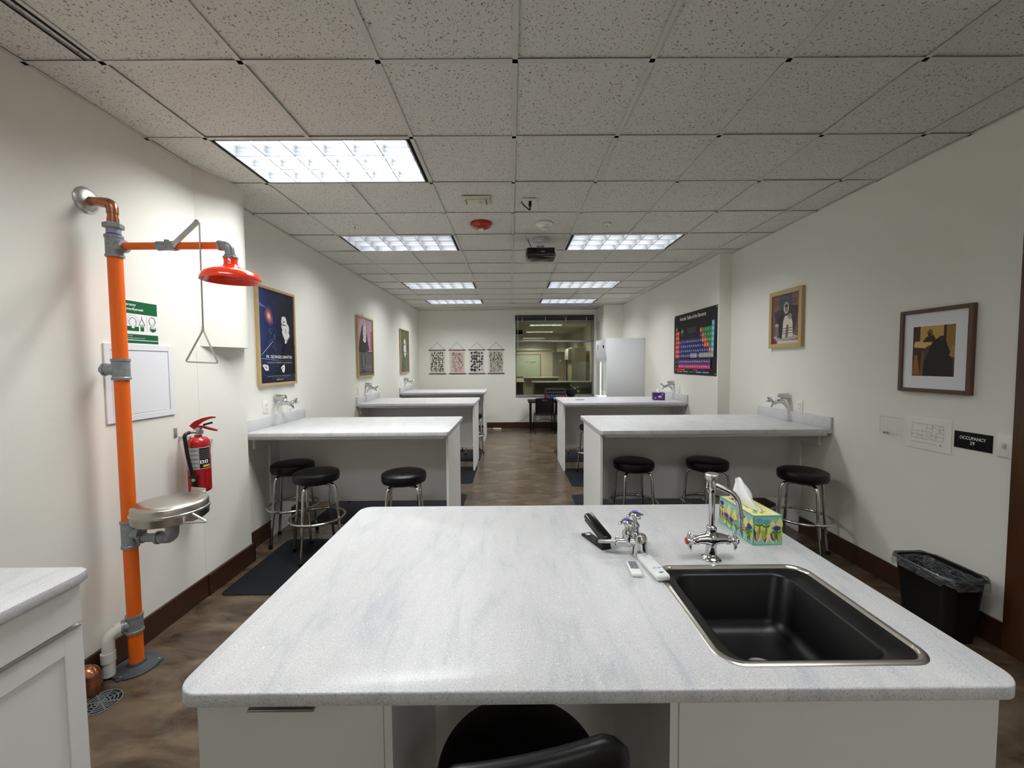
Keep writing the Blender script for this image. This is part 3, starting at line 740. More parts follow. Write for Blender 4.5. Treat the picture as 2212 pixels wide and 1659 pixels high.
b = MB(); b.tube(bend([(-1.485, PY, ZA), (-1.444, PY, ZA), (HX, PY, ZA-.055)], .03, 6), .0225, 'galvanised', n=20); b.lathe([(.026, 0), (.026, .014)], 'galvanised', (-1.493, PY, ZA), (1, 0, 0), 20)
b.lathe([(.034, 0), (.034, .010), (.027, .014), (.027, .02)], 'galvanised', (HX, PY, ZA-.068), n=24); b.build('elbow_fitting', t)
MB().lathe([(.028, 0), (.031, -.004), (.031, -.030), (.034, -.042), (.045, -.052), (.075, -.061), (.105, -.070), (.125, -.084), (.134, -.102), (.137, -.116), (.136, -.119), (.132, -.117), (.120, -.092), (.098, -.080), (.04, -.072), (0, -.070)], 'red_enamel', (HX, PY, ZA-.062), n=56, cap=False).build('shower_head', t, smooth=60)
# eyewash
EX, EY = -1.805, PY
b = MB(); b.cyl((-1.975, PY, .71), (-1.865, PY, .71), .0225, 'galvanised'); b.lathe([(.029, 0), (.029, .016)], 'galvanised', (-1.975, PY, .71), (1, 0, 0), 22); b.build('eyewash_pipe', t)
b = MB(); b.tube(bend([(-1.875, PY, .71), (EX, PY, .71), (EX, PY, .785)], .045, 8), .030, 'galvanised', n=22); b.lathe([(.034, 0), (.034, .014)], 'galvanised', (EX, PY, .772), n=22)
b.lathe([(.034, 0), (.034, .014)], 'galvanised', (-1.885, PY, .71), (1, 0, 0), 22); b.cyl((EX, PY, .78), (EX, PY, .815), .031, 'galvanised'); b.build('elbow_fitting', t)
MB().lathe([(0, .800), (.05, .800), (.11, .806), (.150, .813), (.163, .824), (.165, .856), (.169, .859), (.169, .864), (.16, .866)], 'stainless', (EX, EY, 0), n=56).build('eyewash_bowl', t, smooth=50)
MB().lathe([(.169, .865), (.1695, .868), (.1635, .871), (.163, .898), (.158, .905), (.12, .914), (.06, .922), (0, .925)], 'stainless', (EX, EY, 0), n=56).build('bowl_cover', t, smooth=50)
MB().tube(bend([(EX+.16, EY-.06, .858), (-1.562, EY-.075, .822), (EX+.12, EY-.09, .823)], .012, 4), .006, 'satin_metal', n=10).build('push_handle', t)
MB().box(EX-.03, EX+.055, EY+.172, EY+.177, .855, .925, 'satin_metal', bev=.002, rot=Matrix.Rotation(.1, 3, 'Y')).build('push_plate', t)
# drain outlet of the stand
b = MB(); q0 = Vector((PX-.036, PY-.033, .243)); b.tube(bend([q0, (-2.098, 2.058, .222), (-2.1, 2.055, .015)], .055, 8), .0265, 'pvc', n=22)
b.lathe([(.0305, 0), (.0305, .05)], 'pvc', (-2.1, 2.055, .09), n=22); b.lathe([(.030, 0), (.030, .022)], 'pvc', q0, (-.66, -.68, -.2), 22); b.build('drain_pipe', t)
o = MB().tube(bend([(XN+.014, 1.955, .105), (-2.088, 1.955, .108), (-2.085, 1.95, .003)], .05, 8), .038, 'copper', n=22).lathe([(.042, 0), (.038, .03)], 'copper', (-2.086, 1.9515, .045), n=22).build('copper_elbow')
tag(o, 'shiny copper pipe elbow low at the baseboard by the side cabinet', 'pipe')
# floor drain
t = thing('floor_drain', 'round slotted metal drain grate in the floor at the foot of the shower', 'drain', (-1.99, 1.90, 0))
MB().lathe([(0, .0005), (.078, .0005)], 'dark_gap', (-1.99, 1.90, 0), n=40, cap=False).build('well', t, smooth=0)
b = MB()
for r in (.020, .034, .048, .062, .078): b.tube([(-1.99+r*math.cos(2*PI*i/36), 1.90+r*math.sin(2*PI*i/36), .0018) for i in range(36)], .0022, 'galvanised', n=6, closed=True)
for q in range(4): a = q*PI/4+.2; b.tube([(-1.99-.078*math.cos(a), 1.90-.078*math.sin(a), .002), (-1.99+.078*math.cos(a), 1.90+.078*math.sin(a), .002)], .0024, 'galvanised', n=6)
b.build('grate', t)

# ------------------------------------------------------------------ access panel, sign, extinguisher on the near left wall
t = thing('access_panel', 'white metal access panel on the wall behind the orange pipe', 'panel', (XN, 2.385, 1.53))
y0, y1, z0, z1 = 2.165, 2.605, 1.312, 1.746; b = MB()
for q in ((y0, y0+.035, z0, z1), (y1-.035, y1, z0, z1), (y0+.035, y1-.035, z0, z0+.035), (y0+.035, y1-.035, z1-.035, z1)): b.box(XN, XN+.008, *q, 'white_metal', bev=.0015, seg=1)
b.build('panel_frame', t)
dd = MB().box(XN, XN+.0055, y0+.038, y1-.038, z0+.038, z1-.038, 'white_metal', bev=.0008, seg=1).build('panel_door', t)
MB().lathe([(.009, 0), (.009, .004), (.005, .006), (0, .006)], 'satin_metal', (XN+.0055, y0+.065, 1.53), (1, 0, 0), 14).build('latch', dd)

GRN, WHT, BLK, GRY = (24, 92, 56), (232, 234, 232), (14, 14, 16), (140, 144, 146)
t = thing('safety_sign', 'green and white emergency shower and eyewash sign half behind the orange pipe', 'sign', (XN, 2.41, 1.87))
S0, SW, SH = 2.262, .252, .248
MB().box(XN, XN+.002, S0, S0+SW, 1.748, 1.748+SH, 'white_plastic').build('sign_plate', t)
A = Art((XN+.0022, S0, 1.748), (0, 1, 0), (0, 0, 1)); A.rect(0, 0, SW, SH, WHT)
A.rect(.006, .172, SW-.006, SH-.004, GRN); A.text('Emergency', .022, .217, .0135, WHT, align='l', bold=.02); A.text('Shower/Eyewash', .022, .192, .0135, WHT, align='l', bold=.02)
A.rect(.006, .024, SW-.006, .056, GRN); A.rect(.006, .004, SW-.006, .020, GRN)
A.text('Keep Area Clear', .02, .044, .006, WHT, align='l'); A.text('Test All Emergency Equipment Weekly', .02, .031, .006, WHT, align='l')
A.rect(.03, .074, .120, .100, GRN); A.ring(.082, .124, .024, .026, .003, (60, 60, 62)); A.ell(.099, .127, .003, .003, GRY); A.rect(.075, .090, .092, .102, WHT)
for q in range(16):
    a = .1+q*PI/15; A.line(.082+.03*math.cos(a), .126+.032*math.sin(a), .082+.042*math.cos(a), .126+.044*math.sin(a), .0012, GRY)
A.line(.140, .165, .140, .146, .003, (70, 70, 72)); A.line(.140, .148, .120, .112, .003, (70, 70, 72)); A.line(.140, .148, .160, .110, .003, (70, 70, 72)); A.line(.120, .112, .160, .110, .003, (70, 70, 72))
A.rect(.130, .076, .152, .098, GRN); A.rect(.129, .099, .154, .112, (150, 175, 165))
A.line(.172, .165, .172, .076, .0015, GRY); A.ring(.208, .138, .022, .026, .003, (60, 60, 62)); A.ell(.214, .128, .003, .003, GRY); A.rect(.196, .100, .222, .114, (196, 206, 202))
A.poly([(.188, .094), (.236, .094), (.228, .082), (.212, .074), (.196, .082)], GRN); A.line(.192, .104, .198, .098, .004, BLK); A.line(.232, .104, .226, .098, .004, BLK)
A.build('printed_face', t)

# fire extinguisher
FX_, FY_ = XN+.105, 2.655
t = thing('fire_extinguisher', 'red fire extinguisher with black hose hanging on the left wall', 'fire extinguisher', (XN, FY_, .80))
MB().lathe([(0, .800), (.055, .800), (.062, .806), (.0635, .82), (.0635, 1.115), (.060, 1.135), (.045, 1.152), (.022, 1.160), (.020, 1.170), (0, 1.17)], 'red_paint', (FX_, FY_, 0), n=44).build('cylinder', t, smooth=45)
b = MB(); nseg = 26
def band(b, a0, a1, z0, z1, r, m, n=12):
    vs = []; fs = []
    for i in range(n+1):
        a = math.radians(a0+(a1-a0)*i/n)
        for z in (z0, z1): vs.append((FX_+r*math.cos(a), FY_+r*math.sin(a), z))
    for i in range(n): fs.append([2*i, 2*i+2, 2*i+3, 2*i+1])
    b.add(vs, fs, m)
sil, bk = ink((176, 176, 178)), ink((20, 20, 22)); yl = ink((214, 190, 60)); wt = ink((236, 236, 236)); gy = ink((120, 120, 122)); dg = ink((95, 95, 98))
band(b, -125, 10, .955, 1.095, .0640, ink((205, 205, 206))); band(b, -122, -52, .959, 1.091, .0642, sil); band(b, -51, 8, .959, 1.091, .0642, bk)
for i in range(9): band(b, -117, -57, .966+i*.0135, .969+i*.0135, .0644, wt if i % 2 else gy)
for i in range(5): band(b, -48, 4, 1.022+i*.013, 1.028+i*.013, .0644, dg)
band(b, -49, -30, .990, 1.012, .0644, wt); band(b, -26, -8, .990, 1.012, .0644, wt); band(b, -42, -36, .993, 1.008, .0646, bk); band(b, -20, -14, .993, 1.008, .0646, bk)
band(b, -35, 2, .966, .980, .0644, yl); b.build('printed_label', t, smooth=60, recalc=False)
b = MB(); b.cyl((FX_, FY_, 1.165), (FX_, FY_, 1.205), .017, 'satin_metal'); b.box(FX_-.02, FX_+.02, FY_-.014, FY_+.014, 1.195, 1.222, 'satin_metal', bev=.003)
b.cyl((FX_, FY_, 1.19), (FX_-.015, FY_-.055, 1.195), .009, 'satin_metal'); b.build('valve', t)
b = MB(); b.lathe([(.014, 0), (.016, .003), (.016, .012), (0, .012)], 'satin_metal', (FX_+.018, FY_-.006, 1.19), (1, -.6, 0), 20); b.build('pressure_gauge', t)
def sweep_bar(pts, wd, th, m):
    b = MB(); vs = []; fs = []; P_ = [Vector(p) for p in pts]
    for i, p in enumerate(P_):
        d = (P_[min(i+1, len(P_)-1)]-P_[max(i-1, 0)]).normalized(); sd = Vector((-d.y, d.x, 0)).normalized(); up = d.cross(sd)
        w_ = wd[i] if isinstance(wd, list) else wd
        for a, c in ((-1, -1), (1, -1), (1, 1), (-1, 1)): vs.append(p+sd*a*w_+up*c*(th[i] if isinstance(th, list) else th))
    for i in range(len(P_)-1):
        for j in range(4): fs.append([i*4+j, i*4+(j+1) % 4, (i+1)*4+(j+1) % 4, (i+1)*4+j])
    fs += [[0, 1, 2, 3], [4*(len(P_)-1)+j for j in range(4)]]; b.add(vs, fs, m); return b
hd = Vector((.9, .45, 0)).normalized(); hb = Vector((FX_, FY_, 0))
def hp(u, z): v = hb+hd*u; return (v.x, v.y, z)
sweep_bar([hp(-.03, 1.222), hp(-.005, 1.247), hp(.03, 1.268), hp(.07, 1.280), hp(.098, 1.280)], [.016, .016, .015, .011, .005], [.016, .017, .012, .007, .004], 'red_paint').build('carry_lever', t)
sweep_bar([hp(.0, 1.224), hp(.03, 1.222), hp(.07, 1.205), hp(.105, 1.192)], [.013, .013, .013, .010], [.008, .008, .007, .005], 'red_paint').build('squeeze_lever', t)
sweep_bar([hp(.03, 1.234), hp(.08, 1.246)], .006, .006, 'black_plastic').build('safety_pin_tag', t)
MB().tube(bend([(FX_-.015, FY_-.05, 1.195), (FX_-.02, FY_-.088, 1.185), (FX_+.0, FY_-.094, 1.05), (FX_+.02, FY_-.080, .90)], .04, 7), .0105, 'black_plastic').build('hose', t)
b = MB(); b.tube([(FX_+.02, FY_-.080, .905), (FX_+.022, FY_-.079, .885)], .011, 'satin_metal'); b.tube([(FX_+.022, FY_-.079, .886), (FX_+.024, FY_-.078, .825)], .0135, 'black_plastic'); b.box(FX_+.0, FX_+.045, FY_-.095, FY_-.06, .905, .922, 'black_plastic', bev=.003); b.build('nozzle', t)
MB().box(XN, XN+.004, FY_-.065, FY_-.040, 1.165, 1.225, 'satin_metal', bev=.001).box(XN, XN+.075, FY_-.03, FY_-.02, 1.14, 1.165, 'satin_metal').build('wall_hook', t)
MB().box(FX_+.055, FX_+.058, FY_+.03, FY_+.058, 1.04, 1.135, 'white_plastic', rot=Matrix.Rotation(-.12, 3, 'X')).build('inspection_tag', t)

# ================================================================== ISLAND-TOP ITEMS
def cross_handle(b, c, ax, r, m='chrome', up=None):
    ax = Vector(ax).normalized(); u = ax.orthogonal().normalized() if up is None else Vector(up).normalized(); v = ax.cross(u); c = Vector(c)
    for q in range(4):
        a = q*PI/2; d = u*math.cos(a)+v*math.sin(a); sd = ax.cross(d)
        vs = []; fs = []
        for (rr, w_, th, h) in ((.2, .25, .30, 0), (.55, .30, .20, .02), (.9, .24, .12, -.06), (1.05, .10, .07, -.12)):
            for i in range(10):
                g_ = 2*PI*i/10; vs.append(c+d*rr*r+sd*(math.cos(g_)*w_*r)+ax*(math.sin(g_)*th*r+h*r))
        for k in range(3):
            for i in range(10): fs.append([k*10+i, k*10+(i+1) % 10, (k+1)*10+(i+1) % 10, (k+1)*10+i])
        fs.append([30+i for i in range(10)]); b.add(vs, fs, m)
    b.lathe([(.28*r, -.5*r), (.34*r, .0), (.34*r, .28*r), (.0, .32*r)], m, c, ax, 16)
# lab faucet
QX, QY = .722, 1.445
t = thing('lab_faucet', 'tall chrome laboratory faucet with two side handles behind the sink', 'faucet', (QX, QY, ZI))
Q = lambda x, y, z: (QX+x, QY+y, ZI+z)
MB().lathe([(0, 0), (.036, 0), (.036, .003), (.030, .008), (.021, .013), (.0185, .022), (.0185, .05), (.024, .062), (.026, .078), (.022, .092), (.015, .100), (.0175, .104), (.0175, .116), (.014, .122), (0, .122)], 'chrome', Q(0, 0, 0), n=36).build('faucet_body', t, smooth=60)
b = MB()
for s in (-1, 1):
    b.tube([Q(s*.0, 0, .072), Q(s*.025, -.002, .076), Q(s*.048, -.004, .074), Q(s*.062, -.005, .070)], [.026, .021, .0165, .0155], 'chrome', n=18)
    b.lathe([(.0165, 0), (.018, .002), (.018, .010), (.012, .014), (.010, .02)], 'chrome', Q(s*.052, -.004, .071), (s, -.05, -.05), 8)
b.build('valve_arms', t, smooth=60)
for s, cap in ((-1, 'red_cap'), (1, 'blue_cap')):
    b = MB(); cross_handle(b, Q(s*.082, -.006, .068), (s, -.12, -.05), .032, up=(0, .2, 1)); h = b.build('cross_handle', t, smooth=60)
    MB().lathe([(.0, .0125), (.0105, .012), (.0105, .008), (0, .008)], cap, Q(s*.082, -.006, .068), (s, -.12, -.05), 16).build('temperature_cap', h)
MB().tube([Q(0, 0, .115), Q(0, 0, .262)], .0105, 'chrome', n=20).build('riser', t)
b = MB(); b.lathe([(.012, .245), (.0145, .252), (.0145, .278), (.012, .284), (.012, .289)], 'chrome', Q(0, 0, 0), n=20); b.tube([Q(-.014, 0, .284), Q(-.016, 0, .262), Q(-.008, 0, .240)], [.005, .006, .003], 'chrome', n=8)
b.lathe([(.010, .288), (.023, .292), (.025, .295), (.025, .308), (.022, .312), (0, .312)], 'satin_metal', Q(0, 0, 0), n=28); b.build('vacuum_breaker', t)
MB().tube(bend([Q(.008, -.004, .272), Q(.072, -.03, .245), Q(.085, -.035, .17)], .034, 9), .0095, 'chrome', n=18).build('spout', t)
b = MB(); b.lathe([(.0125, 0), (.0125, .006)], 'satin_metal', Q(.085, -.035, .166), n=18); b.tube([Q(.085, -.035, .168), Q(.085, -.035, .112)], [.008, .0035], 'satin_metal', n=14)
for i in range(9): b.lathe([(.0088-i*.0006, 0), (.0068-i*.0006, .004)], 'satin_metal', Q(.085, -.035, .158-i*.0055), n=14)
b.build('serrated_nozzle', t)
# gas turret with two cocks
GX_, GY_ = .475, 1.478
t = thing('gas_turret', 'chrome bench gas turret with two valves beside the stapler', 'gas tap', (GX_, GY_, ZI))
Gq = lambda x, y, z: (GX_+x, GY_+y, ZI+z)
MB().lathe([(0, 0), (.033, 0), (.033, .003), (.029, .010), (.026, .045), (.0245, .068), (.020, .075), (0, .076)], 'chrome', Gq(0, 0, 0), n=32).build('turret_body', t, smooth=50)
def cock(cx, cy, dx, dy, bz):
    b = MB(); b.tube([Gq(cx*.3, cy*.3, bz), Gq(cx, cy, bz), Gq(cx+dx*.035, cy+dy*.035, bz)], [.014, .017, .016], 'chrome', n=18)
    b.lathe([(.0175, 0), (.018, .003), (.018, .012), (.014, .015)], 'chrome', Gq(cx+dx*.028, cy+dy*.028, bz), (dx, dy, 0), 8)
    b.lathe([(.016, -.014), (.019, 0), (.0155, .012), (.015, .026), (.0175, .028), (.0175, .038), (.010, .047), (.007, .053), (.007, .066)], 'chrome', Gq(cx, cy, bz), (0, 0, 1), 20)
    v = b.build('valve_body', t, smooth=50)
    b = MB(); cross_handle(b, Gq(cx, cy, bz+.074), (0, 0, 1), .033, up=(.95, .2, 0)); h = b.build('cross_handle', t, smooth=60)
    MB().lathe([(0, .0135), (.0105, .013), (.0105, .009), (0, .009)], 'blue_cap', Gq(cx, cy, bz+.074), n=14).build('gas_cap', h)
    b = MB(); e0, e1 = Vector(Gq(cx+dx*.036, cy+dy*.036, bz)), Vector(Gq(cx+dx*.105, cy+dy*.105, bz)); b.tube([e0, e1], [.0075, .0055], 'satin_metal', n=12)
    for i in range(7): p = e0.lerp(e1, .35+i*.09); b.lathe([(.0078-i*.0002, 0), (.006, .004)], 'satin_metal', p, e1-e0, 12)
    b.build('hose_nozzle', t)
cock(-.048, .004, -1, .06, .048); cock(-.006, .045, .15, 1, .060)
# stapler
t = thing('stapler', 'black stapler standing open on the marbled countertop beside the gas turret', 'stapler', (.34, 1.59, ZI))
c0, c1 = Vector((.306, 1.660, ZI)), Vector((.362, 1.520, ZI)); dv = (c1-c0).normalized(); sv = Vector((-dv.y, dv.x, 0)); LN = (c1-c0).length
F = Matrix((dv, sv, (0, 0, 1))).transposed().to_4x4(); F.translation = c0
b = MB(); b.box(0, LN, -.021, .021, 0, .009, 'black_plastic', bev=.003); b.box(LN-.05, LN, -.019, .019, .008, .026, 'black_plastic', bev=.004); b.xf(F); b.build('base', t)
b = MB(); b.box(.008, .028, -.010, .010, .009, .0105, 'satin_metal', bev=.0006); b.xf(F); b.build('anvil', t)
b = MB(); b.box(.004, LN-.002, -.014, .014, .0, .016, 'black_plastic', bev=.004); b.box(.0, LN-.002, -.019, .019, .012, .036, 'black_gloss', bev=.007, seg=3); b.xf(Matrix.Translation((LN, 0, .018)) @ Matrix.Rotation(math.radians(19), 4, 'Y') @ Matrix.Translation((-LN, 0, 0))); b.xf(F); b.build('arm', t)
b = MB(); b.box(.004, LN-.03, -.0075, .0075, -.004, .004, 'satin_metal'); b.xf(Matrix.Translation((LN, 0, .018)) @ Matrix.Rotation(math.radians(19), 4, 'Y') @ Matrix.Translation((-LN, 0, 0))); b.xf(F); b.build('magazine', t)
# remotes
def remote(name, label, p, ang, ln, wd, th, tilt=0.):
    t = thing(name, label, 'remote control', (p[0], p[1], ZI)); Mx = Matrix.Translation((p[0], p[1], ZI+.0005)) @ Matrix.Rotation(ang, 4, 'Z') @ Matrix.Rotation(tilt, 4, 'Y')
    return t, Mx
t, Mx = remote('projector_remote', 'long white remote control leaning over the corner of the sink rim', (.483, 1.368), math.radians(-85), .165, .045, .02, math.radians(-2.2))
MB().box(-.085, .085, -.023, .023, .001, .020, 'remote_white', bev=.006, seg=3).xf(Mx).build('remote_body', t)
A = Art((-.082, -.020, .0202), (1, 0, 0), (0, 1, 0)); A.rect(0, 0, .164, .040, (226, 230, 232)); A.rect(.004, .029, .010, .037, (40, 70, 150)); A.rect(.004, .012, .028, .027, (206, 218, 226))
for r in range(7):
    for c_ in range(4):
        x = .034+r*.0115; y = .006+c_*.0092; A.ell(x, y, .0036, .0028, (250, 250, 250)); A.rect(x+.0045, y-.003, x+.0055, y+.003, (176, 182, 186))
for c_ in range(2): A.rect(.116, .006+c_*.016, .120, .016+c_*.016, (90, 94, 98)); A.ell(.127, .011+c_*.016, .004, .005, (248, 248, 248))
A.rect(.146, .013, .150, .028, (40, 42, 44)); A.mb.xf(Mx); A.build('button_face', t)
t, Mx = remote('small_remote', 'short white remote control with grey button pad near the sink corner', (.419, 1.362), math.radians(-94), .09, .035, .014)
MB().box(-.046, .046, -.0185, .0185, 0, .013, 'remote_white', bev=.005, seg=3).xf(Mx).build('remote_body', t)
A = Art((-.040, -.0145, .0132), (1, 0, 0), (0, 1, 0)); A.rect(0, 0, .052, .029, (124, 126, 132))
for i in range(3): A.ring(.020+i*.012, .0145, .0055, .0065, .0012, (60, 60, 64)); A.ell(.020+i*.012, .0145, .002, .002, (200, 200, 204))
A.mb.xf(Mx); A.build('button_face', t)

# tissue boxes
def leafy(A, w_, h, seed, dens=1.):
    r = random.Random(seed); TL, NV, GR, LM, YE, OR, BL = (104, 172, 152), (58, 52, 140), (70, 140, 48), (150, 190, 48), (232, 222, 130), (232, 150, 70), (96, 170, 186)
    A.rect(0, 0, w_, h, TL); m = .004; A.rect(m, m, w_-m, h-m, (150, 196, 190))
    def clip(f): return f
    n = max(3, int(w_/.035))
    for i in range(n+1):
        x = m+(w_-2*m)*i/n
        for c, z0, ln, wd, a in ((YE, .002, .075, .030, 1.45), (NV, .004, .065, .018, 1.75), (YE, .045, .055, .028, 1.3), (LM, .004, .070, .014, 1.25), (OR, .012, .045, .010, 1.6)):
            xx = min(max(x+r.uniform(-.012, .012), .016), w_-.016); zz = min(z0+r.uniform(0, .015), h-ln-.006); A.leaf(xx, max(zz, .005), ln, wd, PI/2+(a-1.5)*.7, c)
    for i in range(n+1):
        x = min(max(m+(w_-2*m)*(i+.3)/n, .022), w_-.022); z = r.uniform(.3, .78)*h; c = r.choice((NV, BL, NV))
        for q in range(5): a = PI/2+(q-2)*.42; A.leaf(x, z, .022, .010, a, c)
        A.line(x, z, x+r.uniform(-.004, .004), max(z-.04, .006), .0035, GR)
        A.leaf(x, z-.012, .020, .008, .5, GR); A.leaf(x, z-.012, .020, .008, PI-.5, GR)
def box_art(t, x0, x1, y0, y1, z0, z1, fn, rot=None):
    pass
bx0, bx1, by0, by1, bz1 = .935, 1.050, 1.546, 1.786, ZI+.116
Rz = Matrix.Translation((.935, 1.546, 0)) @ Matrix.Rotation(math.radians(2.0), 4, 'Z') @ Matrix.Translation((-.935, -1.546, 0))
t = thing('tissue_box', 'tissue box with colourful leaf print and a tissue sticking up, on the foreground countertop', 'tissue box', (.99, 1.66, ZI))
MB().box(bx0, bx1, by0, by1, ZI, bz1, ink((104, 172, 152)), bev=.001, seg=1).xf(Rz).build('carton', t)
for nm, o_, u_, v_, W_, H_, sd in (('front_print', (bx0, by0-.0003, ZI), (1, 0, 0), (0, 0, 1), .115, .116, 3), ('side_print', (bx0-.0003, by1, ZI), (0, -1, 0), (0, 0, 1), .240, .116, 8), ('top_print', (bx0, by0, bz1+.0003), (1, 0, 0), (0, 1, 0), .115, .240, 5)):
    A = Art(o_, u_, v_, .00002)
    if nm == 'top_print':
        A.rect(0, 0, W_, H_, (104, 172, 152)); A.rect(.005, .005, W_-.005, H_-.005, (232, 222, 140)); r = random.Random(4)
        for i in range(26):
            A.leaf(r.uniform(.022, W_-.022), r.uniform(.02, H_-.045), .030, .014, r.uniform(.9, 2.2), r.choice(((58, 52, 140), (150, 190, 48), (96, 170, 186), (232, 150, 70), (70, 140, 48), (214, 226, 214))))
        A.ell(W_/2, H_/2, .022, .075, (228, 232, 226)); A.ell(W_/2, H_/2, .008, .060, (90, 96, 96))
    else: leafy(A, W_, H_, sd)
    A.mb.xf(Rz); A.build(nm, t)
def tissue(t, cx, cy, z0, h, sw, ln, seed, lean=0.):
    r = random.Random(seed); NU, NV_ = 22, 16; vs = []; fs = []
    for j in range(NV_+1):
        f = j/NV_
        for i in range(NU):
            a = 2*PI*i/NU; fold = 1+.22*math.sin(3*a+f*2.2)+.10*math.sin(7*a+f*3)
            L_ = ln*(1-f)**.8+.012*f+.004; W_ = sw*(.35+.65*math.sin(PI*min(f*1.2, 1))**.8)*(1-f*.45)+.002
            x = cx+W_*math.cos(a)*fold+lean*f; y = cy+L_*math.sin(a)*fold+ln*.95*f**1.3+.006*math.sin(5*f)
            vs.append((x, y, z0+h*f*(1+.05*math.sin(2*a+1))))
    for j in range(NV_):
        for i in range(NU): fs.append([j*NU+i, j*NU+(i+1) % NU, (j+1)*NU+(i+1) % NU, (j+1)*NU+i])
    fs.append([NV_*NU+i for i in range(NU)])
    return MB().add(vs, fs, 'tissue').build('tissue', t, smooth=80)
tissue(t, .985, 1.672, ZI+.108, .104, .032, .062, 2, -.012)
tx, ty_ = 2.31, 6.36; ZB += .0012
t = thing('tissue_box', 'small purple cube tissue box on the second right bench, under the gas tap', 'tissue box', (tx, ty_, ZB))
Rz = Matrix.Translation((tx, ty_, 0)) @ Matrix.Rotation(math.radians(-12), 4, 'Z') @ Matrix.Translation((-tx, -ty_, 0)); hw = .072
MB().box(tx-hw-.015, tx+hw+.015, ty_-hw, ty_+hw, ZB, ZB+.112, ink((74, 44, 120)), bev=.001, seg=1).xf(Rz).build('carton', t)
A = Art((tx-hw-.015, ty_-hw-.0005, ZB), (1, 0, 0), (0, 0, 1)); W_ = 2*hw+.03; A.rect(0, 0, W_, .112, (74, 44, 120))
for p in ((.10, .052, .030, .020), (.03, .03, .014, .010), (.14, .088, .016, .010)): A.ell(p[0], p[1], p[2], p[3], (222, 186, 206))
for i in range(8): A.leaf(.02+.018*i, .01+.07*((i*37) % 10)/10, .03, .008, 1+i, (140, 110, 176) if i % 2 else (190, 160, 200))
A.mb.xf(Rz); A.build('front_print', t)
A = Art((tx-hw-.0155, ty_+hw, ZB), (0, -1, 0), (0, 0, 1)); A.rect(0, 0, 2*hw, .112, (60, 36, 104))
for i in range(8): A.leaf(.02+.014*i, .01+.07*((i*53) % 10)/10, .035, .009, .6+i*1.3, (196, 170, 206) if i % 2 else (120, 90, 160))
A.mb.xf(Rz); A.build('side_print', t)
tissue(t, tx, ty_, ZB+.106, .07, .02, .035, 5); ZB -= .0012
o = MB().box(1.02, 1.16, 6.405, 6.416, ZB, ZB+.008, 'black_plastic', bev=.003, rot=Matrix.Rotation(-.25, 3, 'Z')).build('pen'); tag(o, 'thin dark pen lying on the second right bench', 'pen')

# ------------------------------------------------------------------ waste basket
t = thing('waste_basket', 'black waste basket lined with a clear bag by the right wall', 'waste basket', (2.575, 2.40, 0))
def loopz(x0, x1, y0, y1, r, z): return [(x, y, z) for x, y in rrect(x0, x1, y0, y1, r, 6)]
def loft(b, loops, m, cap0=False, cap1=False):
    n = len(loops[0]); vs = [p for l in loops for p in l]; fs = [[k*n+q, k*n+(q+1) % n, (k+1)*n+(q+1) % n, (k+1)*n+q] for k in range(len(loops)-1) for q in range(n)]
    if cap0: fs.append(list(range(n))[::-1])
    if cap1: fs.append([(len(loops)-1)*n+q for q in range(n)])
    b.add(vs, fs, m)
b = MB(); loft(b, [loopz(2.49, 2.665, 2.25, 2.55, .05, 0), loopz(2.455, 2.695, 2.222, 2.578, .06, .375), loopz(2.450, 2.700, 2.217, 2.583, .06, .378), loopz(2.450, 2.700, 2.217, 2.583, .06, .385), loopz(2.46, 2.69, 2.227, 2.573, .055, .385), loopz(2.498, 2.657, 2.258, 2.542, .045, .008)], 'black_plastic', True, True)
b.build('bin', t, smooth=50)
b = MB(); rr = random.Random(3); ll = []
prof = [(-.034, .26, .001), (-.022, .32, .003), (-.006, .375, .003), (.002, .392, .002), (.009, .388, .003), (.011, .370, .005), (.012, .352, .007), (.013, .338, .009)]
for d, z, wv in prof:
    l = []
    for i, (x, y) in enumerate(rrect(2.453-d, 2.697+d, 2.22-d, 2.58+d, .06, 9)):
        q = i*2*PI/40; l.append((x+wv*math.sin(q*5+z*20)*.4, y+wv*math.sin(q*7+1)*.4, z+wv*1.6*math.sin(q*3+z*9)+wv*.6*math.sin(q*11)))
    ll.append(l)
loft(b, ll, 'bin_liner'); b.build('bin_liner', t, smooth=80)
o = MB().box(2.53, 2.60, 2.36, 2.43, .30, .306, 'tissue', rot=Matrix.Rotation(.5, 3, 'X')).build('paper_scrap', t)
# a little crumpled heap that carries it
MB().lathe([(0, .008), (.06, .008), (.075, .12), (.07, .24), (.04, .29), (0, .30)], 'tissue', (2.575, 2.40, 0), n=9).build('crumpled_paper', t, smooth=0)
# ================================================================== PICTURES
def framed(name, label, cat, s, xw, ya, yb, z0, z1, fw, fd, fm, group=None):
    """frame on a side wall; s=+1 left wall (faces +x). returns thing and Art whose u runs to the viewer's right"""
    t = thing(name, label, cat, (xw, (ya+yb)/2, (z0+z1)/2), group); X = lambda d: xw+s*d; b = MB()
    for q in ((ya, ya+fw, z0, z1), (yb-fw, yb, z0, z1), (ya+fw, yb-fw, z0, z0+fw), (ya+fw, yb-fw, z1-fw, z1)): b.box(min(X(.0), X(fd)), max(X(.0), X(fd)), *q, fm, bev=.002, seg=1)
    b.build('picture_frame', t)
    W, H = yb-ya-2*fw, z1-z0-2*fw
    MB().box(min(X(.004), X(fd*.55)), max(X(.004), X(fd*.55)), ya+fw, yb-fw, z0+fw, z1-fw, 'white_plastic').build('backing', t, smooth=0)
    o = (X(fd*.55+.0004), ya+fw if s > 0 else yb-fw, z0+fw); return t, Art(o, (0, s, 0), (0, 0, 1)), W, H
